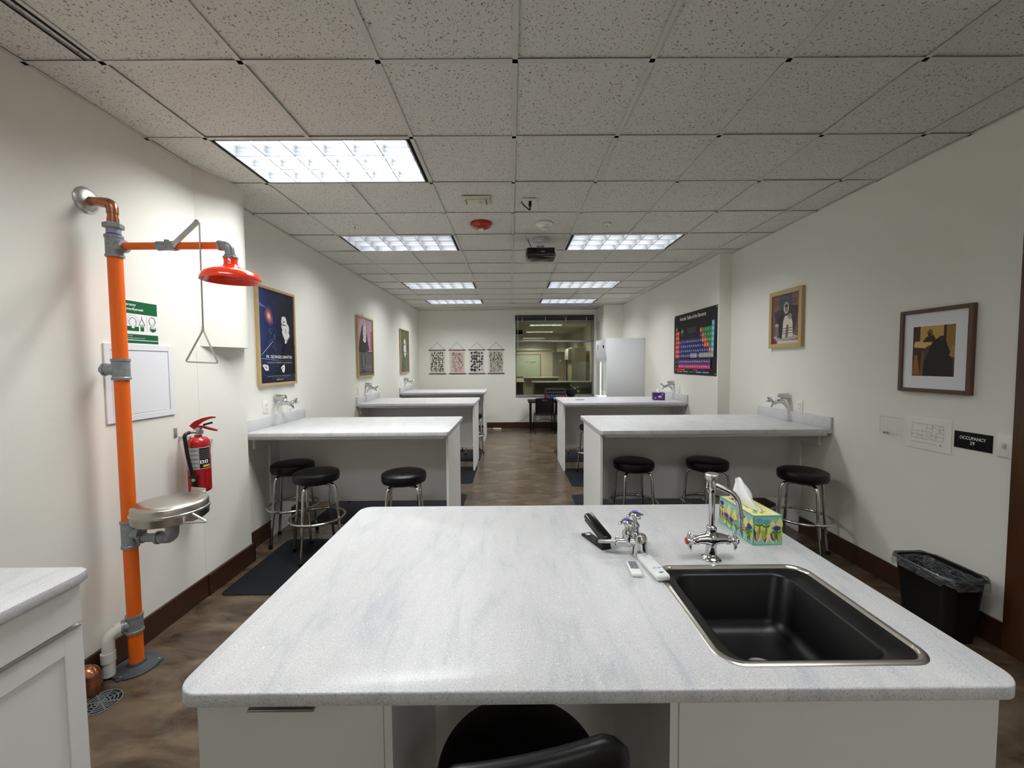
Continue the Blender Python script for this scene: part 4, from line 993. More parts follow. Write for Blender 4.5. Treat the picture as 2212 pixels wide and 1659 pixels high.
# space poster: printed night-sky material (nebula, galaxy, stars)
m = mat('space_print', (20, 26, 60), .3)
v = coords(m); n1 = noise(m, v, 3.2, 6, .6, .8); n2 = noise(m, v, 9, 5, .6); st = noise(m, v, 160, 1)
sep = N(m, 'ShaderNodeSeparateXYZ'); L(m, v, sep.inputs[0])
mr = N(m, 'ShaderNodeMapRange'); mr.inputs[1].default_value = -.32; mr.inputs[2].default_value = .22; L(m, sep.outputs[1], mr.inputs[0])
c = ramp(m, mr.outputs[0], [(0, srgb(34, 62, 124)), (.35, srgb(24, 34, 80)), (.7, srgb(20, 20, 42)), (1, srgb(10, 12, 22))])
mz = N(m, 'ShaderNodeMapRange'); mz.inputs[1].default_value = -.46; mz.inputs[2].default_value = .05; L(m, sep.outputs[2], mz.inputs[0])
c = mix(m, mz.outputs[0], srgb(10, 14, 34), c); c = mix(m, ramp(m, n1, [(.45, g(0)), (.8, g(.4))]), c, srgb(70, 80, 122))
c = mix(m, ramp(m, st, [(.74, g(0)), (.78, g(.8))]), c, srgb(190, 200, 230)); L(m, c, bsdf(m).inputs[0])
t, A, W, H = framed('framed_poster', 'large framed blue space poster of a priest in glasses, right of the shower', 'poster', 1, XL, 3.69, 4.335, 1.43, 2.355, .024, .03, 'oak_frame', 'framed posters on the left wall')
A.rect(0, 0, W, H, MATS['space_print'])
gx, gz = .165, H*.72
for r_, c in ((.085, (70, 60, 110)), (.066, (120, 78, 110)), (.048, (170, 100, 110)), (.032, (220, 140, 110)), (.016, (252, 206, 170))): A.ell(gx, gz, r_*.8, r_*1.15, c, .5)
for q in range(26): a = q*.28; r_ = .05+.0028*q; A.ell(gx+r_*math.cos(a)*.9, gz+r_*math.sin(a)*1.3, .013, .007, ((62, 58, 98), (78, 68, 104))[q % 2], a+1.57)
for q in range(30):
    A.ell(.20+.05*math.sin(q*1.7), H*.36+.007*q, .012+.008*((q*7) % 3), .009, ((44, 60, 96), (64, 82, 106), (50, 62, 104))[q % 3], q)
A.poly([(0, H*.81), (.0, H*.855), (.13, H*.80)], (96, 110, 170)); A.line(.03, H*.30, .21, H*.45, .004, (190, 200, 220)); A.line(.02, H*.262, .30, H*.245, .006, (120, 140, 190))
A.poly([(.34, .08), (W, .08), (W, H*.42), (W*.93, H*.52), (.47, H*.50), (.40, H*.42), (.33, H*.2)], (16, 18, 32))
fc = (214, 214, 212)
A.poly([(.37, H*.70), (.375, H*.73), (.395, H*.745), (.435, H*.745), (.458, H*.72), (.468, H*.67), (.50, H*.645), (.505, H*.60), (.495, H*.57), (.512, H*.53), (.485, H*.50), (.45, H*.475), (.438, H*.44), (.42, H*.44), (.422, H*.478), (.40, H*.51), (.383, H*.54), (.372, H*.57), (.380, H*.60), (.364, H*.625), (.372, H*.65), (.366, H*.68)], fc)
A.poly([(.372, H*.652), (.40, H*.655), (.46, H*.647), (.46, H*.641), (.39, H*.645)], (30, 30, 34)); A.ring(.392, H*.653, .020, .017, .004, (30, 30, 32)); A.ell(.412, H*.685, .018, .006, (70, 70, 70), .2); A.ell(.385, H*.585, .012, .004, (90, 90, 90), .5); A.ell(.44, H*.58, .02, .03, (188, 188, 186)); A.poly([(.425, H*.44), (.44, H*.44), (.50, H*.505), (.512, H*.53), (.49, H*.495)], (244, 244, 244))
A.text('FR. GEORGES LEMAÎTRE', W*.54, H*.268, .028, (222, 224, 228), w_=W*.74, bold=.012); A.line(W*.3, H*.245, W*.9, H*.245, .002, (120, 130, 160))
A.text('Formulator of the "Big Bang" Theory, Catholic priest', W*.55, H*.215, .013, (196, 200, 210), w_=W*.72)
A.poly([(.03, H*.19), (.06, H*.20), (.115, H*.195), (.13, H*.17), (.128, H*.135), (.09, H*.132), (.07, H*.14), (.055, H*.165)], fc); A.poly([(.33, H*.16), (.36, H*.185), (.395, H*.20), (.405, H*.17), (.40, H*.13), (.385, H*.105), (.355, H*.115), (.35, H*.14)], fc)
A.ell(.09, H*.168, .02, .006, (120, 120, 120), -.4); A.ell(.36, H*.158, .02, .004, (60, 60, 60), .5)
A.text('FORMULATED THE "BIG BANG" THEORY · MEMBER OF THE ACADEMY', W*.52, H*.068, .008, (170, 176, 190), w_=W*.66); A.text('CATHOLIC PRIEST AND SCIENTIST', W*.52, H*.047, .007, (140, 146, 160), w_=W*.44); A.text('SCIENCE AND FAITH', W*.52, H*.026, .010, (224, 226, 230), w_=W*.2)
A.build('printed_poster', t)

t, A, W, H = framed('framed_poster', 'framed pink poster of a nun in a dark habit on the left wall', 'poster', 1, XL, 6.08, 6.77, 1.43, 2.362, .026, .034, 'oak_frame', 'framed posters on the left wall')
A.rect(0, 0, W, H, (184, 148, 168)); A.ell(W*.35, H*.72, .16, .3, (198, 168, 184)); A.rect(W*.86, H*.44, W, H*.8, (156, 92, 122))
A.poly([(.02, H*.42), (W*.10, H*.60), (W*.26, H*.83), (W*.36, H*.90), (W*.46, H*.96), (W*.52, H*.88), (W*.62, H*.72), (W*.72, H*.52), (W*.78, H*.46), (W*.66, H*.42)], (58, 56, 56))
A.ell(W*.46, H*.78, .078, .145, (196, 184, 186)); A.ell(W*.46, H*.755, .062, .105, (224, 206, 206)); A.ell(W*.42, H*.78, .02, .005, (80, 70, 72)); A.ell(W*.52, H*.78, .02, .005, (80, 70, 72)); A.ell(W*.47, H*.745, .008, .02, (196, 176, 178)); A.ell(W*.47, H*.71, .022, .005, (120, 80, 84))
A.poly([(W*.33, H*.66), (W*.36, H*.61), (W*.46, H*.575), (W*.54, H*.60), (W*.55, H*.65), (W*.46, H*.615)], (238, 236, 236))
A.rect(0, 0, W, H*.42, (98, 94, 94)); A.line(0, H*.42, W*.55, H*.415, .012, (24, 22, 22)); A.line(W*.66, H*.415, W, H*.405, .012, (24, 22, 22))
r = random.Random(2)
for i in range(36): A.ell(W*(.35+.12*math.sin(i)), H*(.06+.32*i/36), .03*r.random()+.01, .014*r.random()+.006, ((40, 38, 38), (130, 126, 126), (70, 66, 66))[i % 3], r.random()*3)
for z in (.17, .135, .12): A.line(W*.12, H*z, W*.9, H*(z+.006), .003, (160, 158, 160))
for i in range(12): A.line(W*(i/12), H*(.045+.02*math.sin(PI*i/12)), W*((i+1)/12), H*(.045+.02*math.sin(PI*(i+1)/12)), .008, (26, 24, 24))
A.build('printed_poster', t)

t, A, W, H = framed('framed_poster', 'framed green poster of a pale figure, farthest on the left wall', 'poster', 1, XL, 8.45, 9.14, 1.44, 2.365, .020, .034, 'oak_frame', 'framed posters on the left wall')
A.rect(0, 0, W, H, (86, 94, 80)); A.rect(0, H*.62, W, H, (94, 102, 76)); A.ell(W*.3, H*.8, .1, .18, (84, 98, 64)); A.rect(W*.6, 0, W, H*.5, (106, 112, 100))
A.poly([(W*.42, H*.44), (W*.38, H*.56), (W*.44, H*.66), (W*.42, H*.76), (W*.50, H*.80), (W*.62, H*.77), (W*.66, H*.66), (W*.70, H*.58), (W*.72, H*.46), (W*.60, H*.40), (W*.52, H*.34)], (206, 212, 208)); A.ell(W*.5, H*.67, .05, .014, (70, 74, 70)); A.line(W*.05, H*.475, W*.82, H*.475, .010, (24, 28, 22))
for i in range(16): A.ell(W*(.2+.25*((i*13) % 7)/7), H*(.05+.36*i/16), .045, .018, ((36, 42, 36), (70, 80, 66), (130, 140, 126))[i % 3], i)
A.build('printed_poster', t)

# right wall: seated figure, pale wood frame
t, A, W, H = framed('framed_picture', 'pale wood framed picture of a seated robed figure on the right wall', 'picture', -1, XR, 3.835, 4.315, 1.762, 2.335, .042, .032, 'oak_frame')
A.rect(0, 0, W, H, (128, 98, 88)); A.rect(W*.26, H*.5, W*.72, H, (88, 92, 98)); A.rect(0, 0, W, H*.5, (112, 92, 90)); A.poly([(0, 0), (W*.2, 0), (0, H*.14)], (134, 58, 48)); A.rect(W*.2, 0, W, H*.06, (206, 194, 180))
A.poly([(W*.05, H*.14), (W*.2, H*.06), (W*.9, H*.08), (W*.97, H*.13), (W*.8, H*.17), (W*.1, H*.17)], (168, 164, 158))
A.poly([(W*.12, H*.42), (W*.06, H*.66), (W*.38, H*.72), (W*.66, H*.76), (W*.97, H*.72), (W*.90, H*.42), (W*.80, H*.2), (W*.2, H*.12)], (76, 64, 70))
A.poly([(W*.38, H*.12), (W*.42, H*.46), (W*.48, H*.56), (W*.68, H*.56), (W*.76, H*.42), (W*.78, H*.14)], (212, 204, 190)); A.poly([(W*.5, H*.12), (W*.55, H*.38), (W*.62, H*.38), (W*.60, H*.12)], (120, 104, 98))
A.ell(W*.52, H*.72, .038, .058, (198, 192, 184)); A.ell(W*.53, H*.71, .024, .040, (156, 122, 104)); A.ell(W*.52, H*.765, .022, .014, (60, 56, 58)); A.ell(W*.66, H*.54, .028, .028, (150, 134, 128)); A.ell(W*.18, H*.38, .03, .02, (180, 172, 166)); A.rect(W*.12, H*.16, W*.24, H*.36, (126, 112, 108))
A.poly([(W*.30, H*.1), (W*.22, H*.5), (W*.40, H*.66), (W*.36, H*.3), (W*.38, H*.1)], (52, 50, 58))
for i, (tx_, z_, w_) in enumerate((('Seek the truth in all things', .86, .8), ('and hold to what is good,', .80, .8), ('in the light', .74, .34))): A.text(tx_, W*(.48), H*z_, .018, (40, 40, 44), w_=W*w_)
for z_ in (.30, .25, .20): A.line(W*.38, H*z_, W*.76, H*(z_+.01), .006, (60, 54, 54))
A.build('printed_picture', t)

# right wall near: walnut frame with white mat
t, A, W, H = framed('framed_picture', 'dark wood framed picture with wide white mat, above the occupancy sign', 'picture', -1, XR, 2.412, 2.865, 1.413, 1.962, .026, .028, 'walnut_frame')
A.rect(0, 0, W, H, (226, 228, 234)); px, pz, pw, ph = W*.155, H*.165, W*.66, H*.66
def R_(x0, y0, x1, y1, c): A.rect(px+pw*x0, pz+ph*y0, px+pw*x1, pz+ph*y1, c)
def P_(pts, c): A.poly([(px+pw*x, pz+ph*y) for x, y in pts], c)
R_(-.01, -.01, 1.01, 1.01, (244, 246, 248)); R_(0, 0, 1, 1, (92, 60, 30)); R_(.18, .62, .74, 1, (196, 158, 84)); R_(.74, .4, .80, 1, (70, 44, 24)); R_(.80, .5, 1, 1, (150, 116, 58)); R_(0, .6, .16, 1, (76, 50, 32))
R_(0, 0, .3, .56, (72, 46, 26)); P_([(0, .02), (.05, .42), (.12, .42), (.2, .02)], (150, 96, 50)); P_([(.03, .62), (.06, .70), (.30, .70), (.46, .64), (.30, .56), (.04, .58)], (214, 176, 104)); P_([(.24, .68), (.33, .78), (.5, .82), (.56, .74), (.5, .68)], (50, 40, 32)); A.ell(px+pw*.42, pz+ph*.86, .018, .024, (124, 84, 50)); A.ell(px+pw*.41, pz+ph*.82, .010, .014, (60, 42, 28))
P_([(.26, 0), (.30, .3), (.42, .55), (.50, .70), (.62, .76), (.78, .73), (.86, .55), (.95, .3), (.98, 0)], (34, 31, 29)); A.ell(px+pw*.70, pz+ph*.745, .020, .016, (52, 46, 40)); P_([(.88, .4), (.94, .60), (1, .58), (1, .36)], (176, 130, 84)); P_([(.2, 0), (.24, .5), (.29, .5), (.27, 0)], (120, 84, 48))
A.build('printed_picture', t)

# periodic table poster (unframed, black)
t = thing('periodic_table_poster', 'black periodic table poster with coloured squares on the right wall', 'poster', (XR2, 5.81, 1.9))
ya, yb, z0, z1 = 5.14, 6.475, 1.448, 2.345; W, H = yb-ya, z1-z0
MB().box(XR2-.006, XR2-.001, ya, yb, z0, z1, ink((20, 20, 22))).build('poster_sheet', t, smooth=0)
A = Art((XR2-.0064, yb, z0), (0, -1, 0), (0, 0, 1)); A.rect(0, 0, W, H, (20, 20, 22)); A.rect(W-.045, 0, W-.04, H, (52, 52, 54))
A.text('Periodic Table of the Elements', W*.47, H*.895, .050, (236, 236, 236), w_=W*.62, bold=.012)
RED, ORG, NAV, GN, CY, GY_C, PUR, PNK = (226, 50, 44), (228, 96, 46), (38, 46, 116), (52, 132, 70), (98, 184, 220), (160, 160, 166), (74, 48, 124), (186, 40, 110)
rows = ['H                He', 'LiBe          B C N O F Ne', 'NaMg          AlSiP S ClAr', 'K CaScTiV CrMnFeCoNiCuZnGaGeAsSeBrKr', 'RbSrY ZrNbMoTcRuRhPdAgCdInSnSbTeI Xe', 'CsBaLaHfTaW ReOsIrPtAuHgTlPbBiPoAtRn', 'FrRaAcRfDbSgBhHsMtDsRgCnNhFlMcLvTsOg']
E_ = [['H']+['']*16+['He'], ['Li', 'Be']+['']*10+['B', 'C', 'N', 'O', 'F', 'Ne'], ['Na', 'Mg']+['']*10+['Al', 'Si', 'P', 'S', 'Cl', 'Ar'],
      'K Ca Sc Ti V Cr Mn Fe Co Ni Cu Zn Ga Ge As Se Br Kr'.split(), 'Rb Sr Y Zr Nb Mo Tc Ru Rh Pd Ag Cd In Sn Sb Te I Xe'.split(), 'Cs Ba La Hf Ta W Re Os Ir Pt Au Hg Tl Pb Bi Po At Rn'.split(), 'Fr Ra Ac Rf Db Sg Bh Hs Mt Ds Rg Cn Nh Fl Mc Lv Ts Og'.split()]
def ecol(r, c, s):
    if s == 'H': return GN
    if c < 2: return RED
    if c == 17: return CY if r < 6 else GY_C
    if r == 6 and (8 <= c <= 10 or c >= 12): return GY_C
    if s in ('B', 'Si', 'Ge', 'As', 'Sb', 'Te', 'At'): return ORG
    if s in ('C', 'N', 'O', 'F', 'P', 'S', 'Cl', 'Se', 'Br', 'I'): return GN
    return NAV
cw, chh = W*.908/18, .082*H*.93; ox = W*.045; oz = H*.80
for r_ in range(7):
    for c_ in range(18):
        s_ = E_[r_][c_]
        if not s_: continue
        x = ox+c_*cw; z = oz-r_*chh; A.rect(x+.0015, z-chh+.002, x+cw-.0015, z-.002, ecol(r_, c_, s_)); A.text(s_, x+cw/2, z-chh*.68, .026, (240, 240, 240), w_=None)
LN_ = ['La Ce Pr Nd Pm Sm Eu Gd Tb Dy Ho Er Tm Yb Lu'.split(), 'Ac Th Pa U Np Pu Am Cm Bk Cf Es Fm Md No Lr'.split()]
for r_ in range(2):
    for c_ in range(15):
        x = ox+(c_+1.9)*cw; z = H*.245-r_*chh; A.rect(x+.0015, z-chh+.002, x+cw-.0015, z-.002, (PUR, PNK)[r_]); A.text(LN_[r_][c_], x+cw/2, z-chh*.68, .026, (240, 240, 240))
    A.text(('Lanthanides', 'Actinides')[r_], ox+.02, H*.245-(r_+.6)*chh, .012, (210, 210, 210), w_=.06, align='l')
for i, c in enumerate((RED, ORG, NAV, PNK, NAV, (34, 36, 60))): A.rect(W*(.045+.155*i), H*.066, W*(.045+.155*i+.13), H*.084, c)
for i, c in enumerate((ORG, (110, 180, 130), GN, CY, GY_C)): A.rect(W*(.12+.155*i), H*.034, W*(.12+.155*i+.13), H*.052, c)
A.ring(W*.24, H*.70, .055, .062, .004, (200, 200, 200), 4); A.text('O', W*.24, H*.685, .040, (244, 244, 244), bold=.03)
for i in range(4): A.line(W*.37, H*(.74-.022*i), W*.58, H*(.74-.022*i), .003, (150, 150, 150))
A.build('printed_face', t)
for y, z in ((ya+.02, z0+.02), (yb-.02, z0+.02), (ya+.02, z1-.02), (yb-.02, z1-.02)): MB().lathe([(.011, 0), (.009, .005), (0, .006)], 'satin_metal', (XR2-.006, y, z), (-1, 0, 0), 12).build('mounting_pin', t)

# evacuation plan, occupancy sign, acrylic holder
t = thing('evacuation_plan', 'white floor plan sheet under clear plastic on the right wall', 'sign', (XR, 2.665, 1.138))
MB().box(XR-.004, XR, 2.521, 2.811, 1.032, 1.243, 'white_plastic', bev=.001, seg=1).build('plan_sheet', t)
A = Art((XR-.0042, 2.811, 1.032), (0, -1, 0), (0, 0, 1)); K = (70, 72, 76)
def wl(x0, y0, x1, y1, w_=.0012): A.line(x0, y0, x1, y1, w_, K)
for q in ((.04, .17, .245, .17), (.04, .07, .04, .17), (.04, .07, .24, .07), (.245, .07, .245, .17), (.14, .17, .14, .13), (.04, .12, .17, .12), (.08, .12, .08, .07), (.11, .12, .11, .07), (.14, .12, .14, .07), (.175, .12, .175, .17), (.15, .10, .2, .10), (.17, .12, .17, .07), (.2, .12, .2, .07), (.2, .12, .245, .12), (.2, .145, .245, .145), (.22, .17, .22, .12), (.2, .095, .245, .095), (.04, .095, .11, .095)): wl(*q)
rr = random.Random(5)
for i in range(34):
    x, y = rr.uniform(.045, .235), rr.uniform(.073, .165); wl(x, y, x+rr.uniform(-.012, .012), y, .001); wl(x, y, x, y+rr.uniform(-.01, .01), .001)
A.line(.04, .045, .21, .045, .0015, (110, 110, 114)); A.poly([(.225, .04), (.235, .04), (.23, .052)], (60, 60, 60)); A.build('printed_plan', t)
t = thing('occupancy_sign', 'small black sign reading OCCUPANCY 29 beside the light switch', 'sign', (XR, 2.405, 1.139))
MB().box(XR-.004, XR, 2.303, 2.505, 1.088, 1.19, ink((12, 12, 16), .3), bev=.0008, seg=1).build('sign_plate', t)
A = Art((XR-.0043, 2.505, 1.088), (0, -1, 0), (0, 0, 1)); A.text('OCCUPANCY', .101, .058, .0185, (226, 226, 226), w_=.140, bold=.02); A.text('29', .101, .030, .0185, (226, 226, 226), bold=.02); A.build('lettering', t)
t = thing('acrylic_holder', 'small clear acrylic wall holder left of the floor plan', 'holder', (XR, 2.925, 1.14))
b = MB(); b.box(XR-.004, XR-.001, 2.835, 3.015, 1.09, 1.215, 'acrylic'); b.box(XR-.045, XR-.042, 2.835, 2.945, 1.095, 1.205, 'acrylic'); b.box(XR-.045, XR-.003, 2.835, 2.838, 1.095, 1.205, 'acrylic'); b.box(XR-.045, XR-.003, 2.942, 2.945, 1.095, 1.205, 'acrylic'); b.box(XR-.045, XR-.003, 2.838, 2.942, 1.095, 1.098, 'acrylic'); b.build('clear_box', t, smooth=0)
b = MB()
for y in (2.836, 2.944): b.box(XR-.046, XR-.0445, y-.0012, y+.0012, 1.095, 1.205, 'white_metal')
for z in (1.096, 1.205): b.box(XR-.046, XR-.0445, 2.836, 2.944, z-.0012, z+.0012, 'white_metal')
b.box(XR-.0036, XR-.003, 2.835, 3.015, 1.2140, 1.2155, 'remote_grey'); b.box(XR-.0036, XR-.003, 3.0138, 3.015, 1.09, 1.2155, 'remote_grey'); b.build('polished_edges', t, smooth=0)
MB().cyl((XR-.003, 2.955, 1.10), (XR-.03, 2.955, 1.10), .008, 'chrome', n=12).build('lock_screw', t)

# ------------------------------------------------------------------ hanging botanical charts on the far wall
YW = YF-.006
def chart(x0, x1, label, sheet, cols, seed, n_, sz, shape):
    t = thing('hanging_chart', label, 'chart', ((x0+x1)/2, YF, 1.68), 'hanging charts on the far wall')
    z0, z1 = 1.385, 1.972
    MB().box(x0+.03, x1-.03, YW-.002, YW, z0, z1, ink(sheet)).build('chart_sheet', t, smooth=0)
    for z in (z0, z1): MB().box(x0, x1, YF-.016, YF-.001, z-.010, z+.010, 'baseboard_wood', bev=.002, seg=1).build('hanging_bar', t)
    xc = (x0+x1)/2; MB().tube([(x0+.03, YW, z1+.01), (xc, YW, z1+.195), (x1-.03, YW, z1+.01)], .0026, 'black_plastic', n=6).lathe([(.006, 0), (.006, .008)], 'black_plastic', (xc, YF-.001, z1+.195), (0, -1, 0), 8).build('cord', t)
    A = Art((x0+.03, YW-.0024, z0+.012), (1, 0, 0), (0, 0, 1)); W, H = x1-x0-.06, z1-z0-.024; r = random.Random(seed)
    A.rect(0, 0, W, H, sheet); A.line(W*.35, H-.015, W*.65, H-.015, .006, (150, 146, 138)); nx = n_; ny = int(n_*1.5)
    for j in range(ny):
        for i in range(nx):
            x = W*(.09+.82*(i+.5+r.uniform(-.25, .25))/nx); y = H*(.05+.87*(j+.5+r.uniform(-.2, .2))/ny); c = r.choice(cols); s = sz*.82*r.uniform(.7, 1.25)
            k = shape[r.randrange(len(shape))]
            if k == 'l': A.leaf(x, y-s/2, s*1.3, s*.55, PI/2+r.uniform(-.7, .7), c)
            elif k == 'f':
                for q in range(5): A.leaf(x, y, s*.55, s*.3, q*1.257+s, c)
                A.line(x, y, x+.004, y-s*.8, .003, c)
            elif k == 't': A.ell(x, y+s*.25, s*.5, s*.45, c); A.line(x, y, x, y-s*.55, .006, c)
            elif k == 'c': A.poly([(x-s*.35, y-s*.5), (x+s*.35, y-s*.5), (x, y+s*.8)], c); A.line(x, y-s*.5, x, y-s*.75, .006, c)
            else: A.ell(x, y, s*.35, s*.55, c, r.uniform(0, 3))
    A.build('printed_chart', t)
chart(-2.04, -1.61, 'hanging leaf chart with green leaves, leftmost of four', (206, 204, 190), ((62, 72, 62), (78, 88, 72), (98, 108, 92), (66, 68, 62), (84, 72, 62)), 1, 6, .062, 'lle')
chart(-1.545, -1.115, 'hanging chart with pinkish sheet of small flowers, second from left', (214, 198, 188), ((160, 126, 118), (140, 100, 92), (176, 120, 124), (130, 110, 96), (186, 150, 140)), 2, 7, .050, 'flf')
chart(-1.055, -.625, 'hanging tree chart with bold black tree shapes, third from left', (216, 212, 206), ((44, 46, 50), (56, 58, 62), (66, 68, 70), (40, 42, 44), (90, 88, 84), (186, 170, 160)), 3, 5, .082, 'ttc')
chart(-.575, -.15, 'hanging chart of small grey green herb sprigs, rightmost of four', (208, 205, 190), ((110, 112, 100), (84, 88, 76), (130, 128, 116), (60, 64, 56)), 4, 8, .048, 'fll')

# ================================================================== CEILING DEVICES
t = thing('emergency_light', 'flat beige rectangular emergency light fixture on the ceiling tile', 'emergency light', (-.27, 3.42, CE))
MB().box(-.385, -.155, 3.33, 3.50, CE-.012, CE+.002, 'cream_plastic', bev=.006).build('cover', t); MB().box(-.355, -.185, 3.36, 3.47, CE-.02, CE-.011, 'cream_plastic', bev=.004).build('lens_plate', t)
MB().lathe([(0, 0), (.035, 0), (.03, .006), (0, .008)], 'satin_metal', (-.25, 3.415, CE-.02), (0, 0, -1), 20).build('lamp_lens', t)
for x in (-.352, -.188): MB().box(x-.003, x+.003, 3.362, 3.468, CE-.0205, CE-.0195, 'dark_gap').build('seam', t)
t = thing('ceiling_outlet', 'white ceiling power outlet with a black plug and short cord', 'outlet', (.17, 3.43, CE))
MB().box(.105, .22, 3.39, 3.47, CE-.008, CE+.002, 'white_plastic', bev=.002).build('cover_plate', t)
MB().box(.158, .182, 3.415, 3.445, CE-.05, CE-.008, 'black_plastic', bev=.004).build('plug', t)
MB().tube(bend([(.17, 3.43, CE-.05), (.172, 3.43, CE-.085), (.15, 3.44, CE-.06), (.12, 3.46, CE-.03), (.10, 3.47, CE+.003)], .02, 5), .005, 'black_plastic', n=8).build('cord', t)
t = thing('fire_alarm', 'red domed fire alarm on the ceiling', 'alarm', (-.273, 3.98, CE))
MB().lathe([(.105, -.002), (.105, .012), (.09, .030), (.055, .048), (0, .052)], 'red_paint', (-.273, 3.98, CE), (0, 0, -1), 36).build('alarm_body', t, smooth=60)
MB().box(-.295, -.251, 3.95, 4.01, CE-.064, CE-.048, 'white_plastic', bev=.004).build('strobe', t)
t = thing('smoke_detector', 'white round smoke detector on the ceiling before the projector', 'smoke detector', (.333, 4.0, CE))
MB().lathe([(.082, -.002), (.08, .008), (.055, .02), (.05, .035), (.04, .046), (.036, .046), (.036, .052), (0, .052)], 'white_plastic', (.333, 4.0, CE), (0, 0, -1), 36).build('detector_body', t, smooth=40)
MB().lathe([(.043, 0), (.043, .004)], 'dark_gap', (.333, 4.0, CE-.0405), (0, 0, -1), 28).build('vent_slot', t)
def sprinkler(x, y, label):
    t = thing('sprinkler', label, 'sprinkler', (x, y, CE), 'ceiling sprinklers')
    MB().lathe([(.032, -.002), (.032, .003), (.012, .006), (0, .006)], 'white_plastic', (x, y, CE), (0, 0, -1), 24).build('escutcheon', t)
    MB().tube([(x, y, CE-.005), (x, y, CE-.03)], [.006, .003], 'satin_metal', n=8).lathe([(.012, 0), (.012, .002), (0, .002)], 'satin_metal', (x, y, CE-.03), (0, 0, -1), 12).build('sprinkler_head', t)
sprinkler(.945, 4.02, 'small ceiling sprinkler right of the smoke detector'); sprinkler(-1.494, 4.02, 'small ceiling sprinkler above the left second-row ceiling light'); sprinkler(-1.50, 8.31, 'small ceiling sprinkler before the farthest left ceiling light')

t = thing('projector', 'black projector hanging from a white mount in the middle of the ceiling', 'projector', (.333, 4.47, CE))
MB().box(.27, .395, 4.43, 4.51, CE-.012, CE+.002, 'white_metal', bev=.003).lathe([(.022, 0), (.022, .03)], 'white_metal', (.333, 4.47, CE-.04), n=16).cyl((.333, 4.47, CE-.03), (.333, 4.47, CE-.075), .010, 'white_metal').box(.292, .374, 4.455, 4.485, CE-.085, CE-.070, 'white_metal', bev=.003).cyl((.300, 4.47, CE-.08), (.300, 4.47, CE-.108), .006, 'white_metal').cyl((.366, 4.47, CE-.08), (.366, 4.47, CE-.108), .006, 'white_metal').build('ceiling_mount', t)
MB().prism([(.185, 4.36), (.475, 4.36), (.488, 4.39), (.488, 4.58), (.475, 4.60), (.185, 4.60), (.174, 4.58), (.174, 4.39)], CE-.215, CE-.118, 'black_gloss', bev=.014).build('projector_body', t)
MB().lathe([(.026, 0), (.026, .012), (.021, .014), (.018, .004), (0, .006)], 'black_plastic', (.262, 4.362, CE-.158), (0, -1, 0), 24).build('lens', t)
MB().box(.33, .37, 4.357, 4.361, CE-.168, CE-.158, 'remote_grey').build('badge', t)
MB().tube(bend([(.20, 4.50, CE+.002), (.215, 4.50, CE-.04), (.25, 4.52, CE-.11), (.30, 4.53, CE-.12)], .03, 5), .004, 'black_plastic', n=8).tube(bend([(.38, 4.5, CE-.118), (.42, 4.48, CE-.100), (.45, 4.47, CE-.11)], .02, 5), .005, 'white_plastic', n=8).tube(bend([(.25, 4.5, CE-.118), (.30, 4.45, CE-.105), (.37, 4.45, CE-.106), (.42, 4.5, CE-.118)], .03, 5), .005, 'black_plastic', n=8).build('cables', t)

# ================================================================== FAR END OF THE ROOM
# fume hood
t = thing('fume_hood', 'white fume hood cabinet standing in the far right corner', 'fume hood', (2.2, 8.35, 0))
hx0, hx1, hy0, hy1 = 1.835, 2.597, 7.92, 8.80
MB().box(hx0+.03, hx1, hy0, hy0+.02, .88, 2.105, 'white_metal', bev=.004).box(hx0+.11, hx1, hy1-.02, hy1, 1.66, 2.1, 'white_metal').box(hx1-.02, hx1-.001, hy0+.021, hy1-.021, .94, 2.075, 'white_metal').box(hx0+.121, hx1-.001, hy0+.021, hy1-.021, 2.08, 2.1045, 'white_metal').build('hood_shell', t)
b = MB(); pf = [(hx0, 2.09), (hx0+.0, 1.87), (hx0+.045, 1.665), (hx0+.12, 1.655), (hx0+.12, 2.09)]
vs = [(x, y, z) for y in (hy0+.004, hy1-.004) for x, z in pf]; n = len(pf); b.add(vs, [list(range(n)), [n+i for i in range(n)][::-1]]+[[i, (i+1) % n, n+(i+1) % n, n+i] for i in range(n)], 'white_metal'); b.build('control_head', t)
MB().box(hx0-.003, hx0, 8.02, 8.12, 1.92, 1.97, 'black_plastic').build('display', t); MB().box(hx0-.002, hx0, 8.55, 8.62, 1.90, 2.0, 'remote_grey').build('data_plate', t)
MB().box(hx0+.10, hx0+.106, hy0+.02, hy1-.02, 1.05, 1.66, 'hood_glass').build('sash', t, smooth=0); MB().box(hx0+.11, hx1, hy1-.012, hy1-.006, .93, 1.66, 'hood_glass').build('side_glass', t, smooth=0)
for y in (hy0+.02, hy0+.25, hy1-.04): MB().box(hx0+.085, hx0+.115, y, y+.02, .93, 1.66, 'white_metal').build('sash_post', t)
MB().box(hx0-.02, hx1, hy0-.005, hy1+.01, .865, .93, 'white_metal', bev=.006).build('hood_base', t)
li = bpy.data.lights.new('hood_fill_light', 'AREA'); li.shape = 'RECTANGLE'; li.size = .4; li.size_y = .6; li.energy = 6; li.color = LIGHT_COL  # added lamp under the hood top, lifts the dark interior
lo = bpy.data.objects.new('hood_fill_light', li); COL.objects.link(lo); lo.parent = t; lo.location = (.10, .01, 2.06)
t = thing('hood_cabinet', 'white cabinet carrying the fume hood, hidden behind the second right bench', 'cabinet', (2.2, 8.35, 0)); MB().box(hx0+.02, hx1, hy0+.01, hy1, 0, .865, 'laminate', bev=.003, seg=1).build('body', t); MB().box(hx0+.004, hx0+.02, hy0+.02, hy1-.02, .08, .84, 'laminate', bev=.002, seg=1).build('door', t)
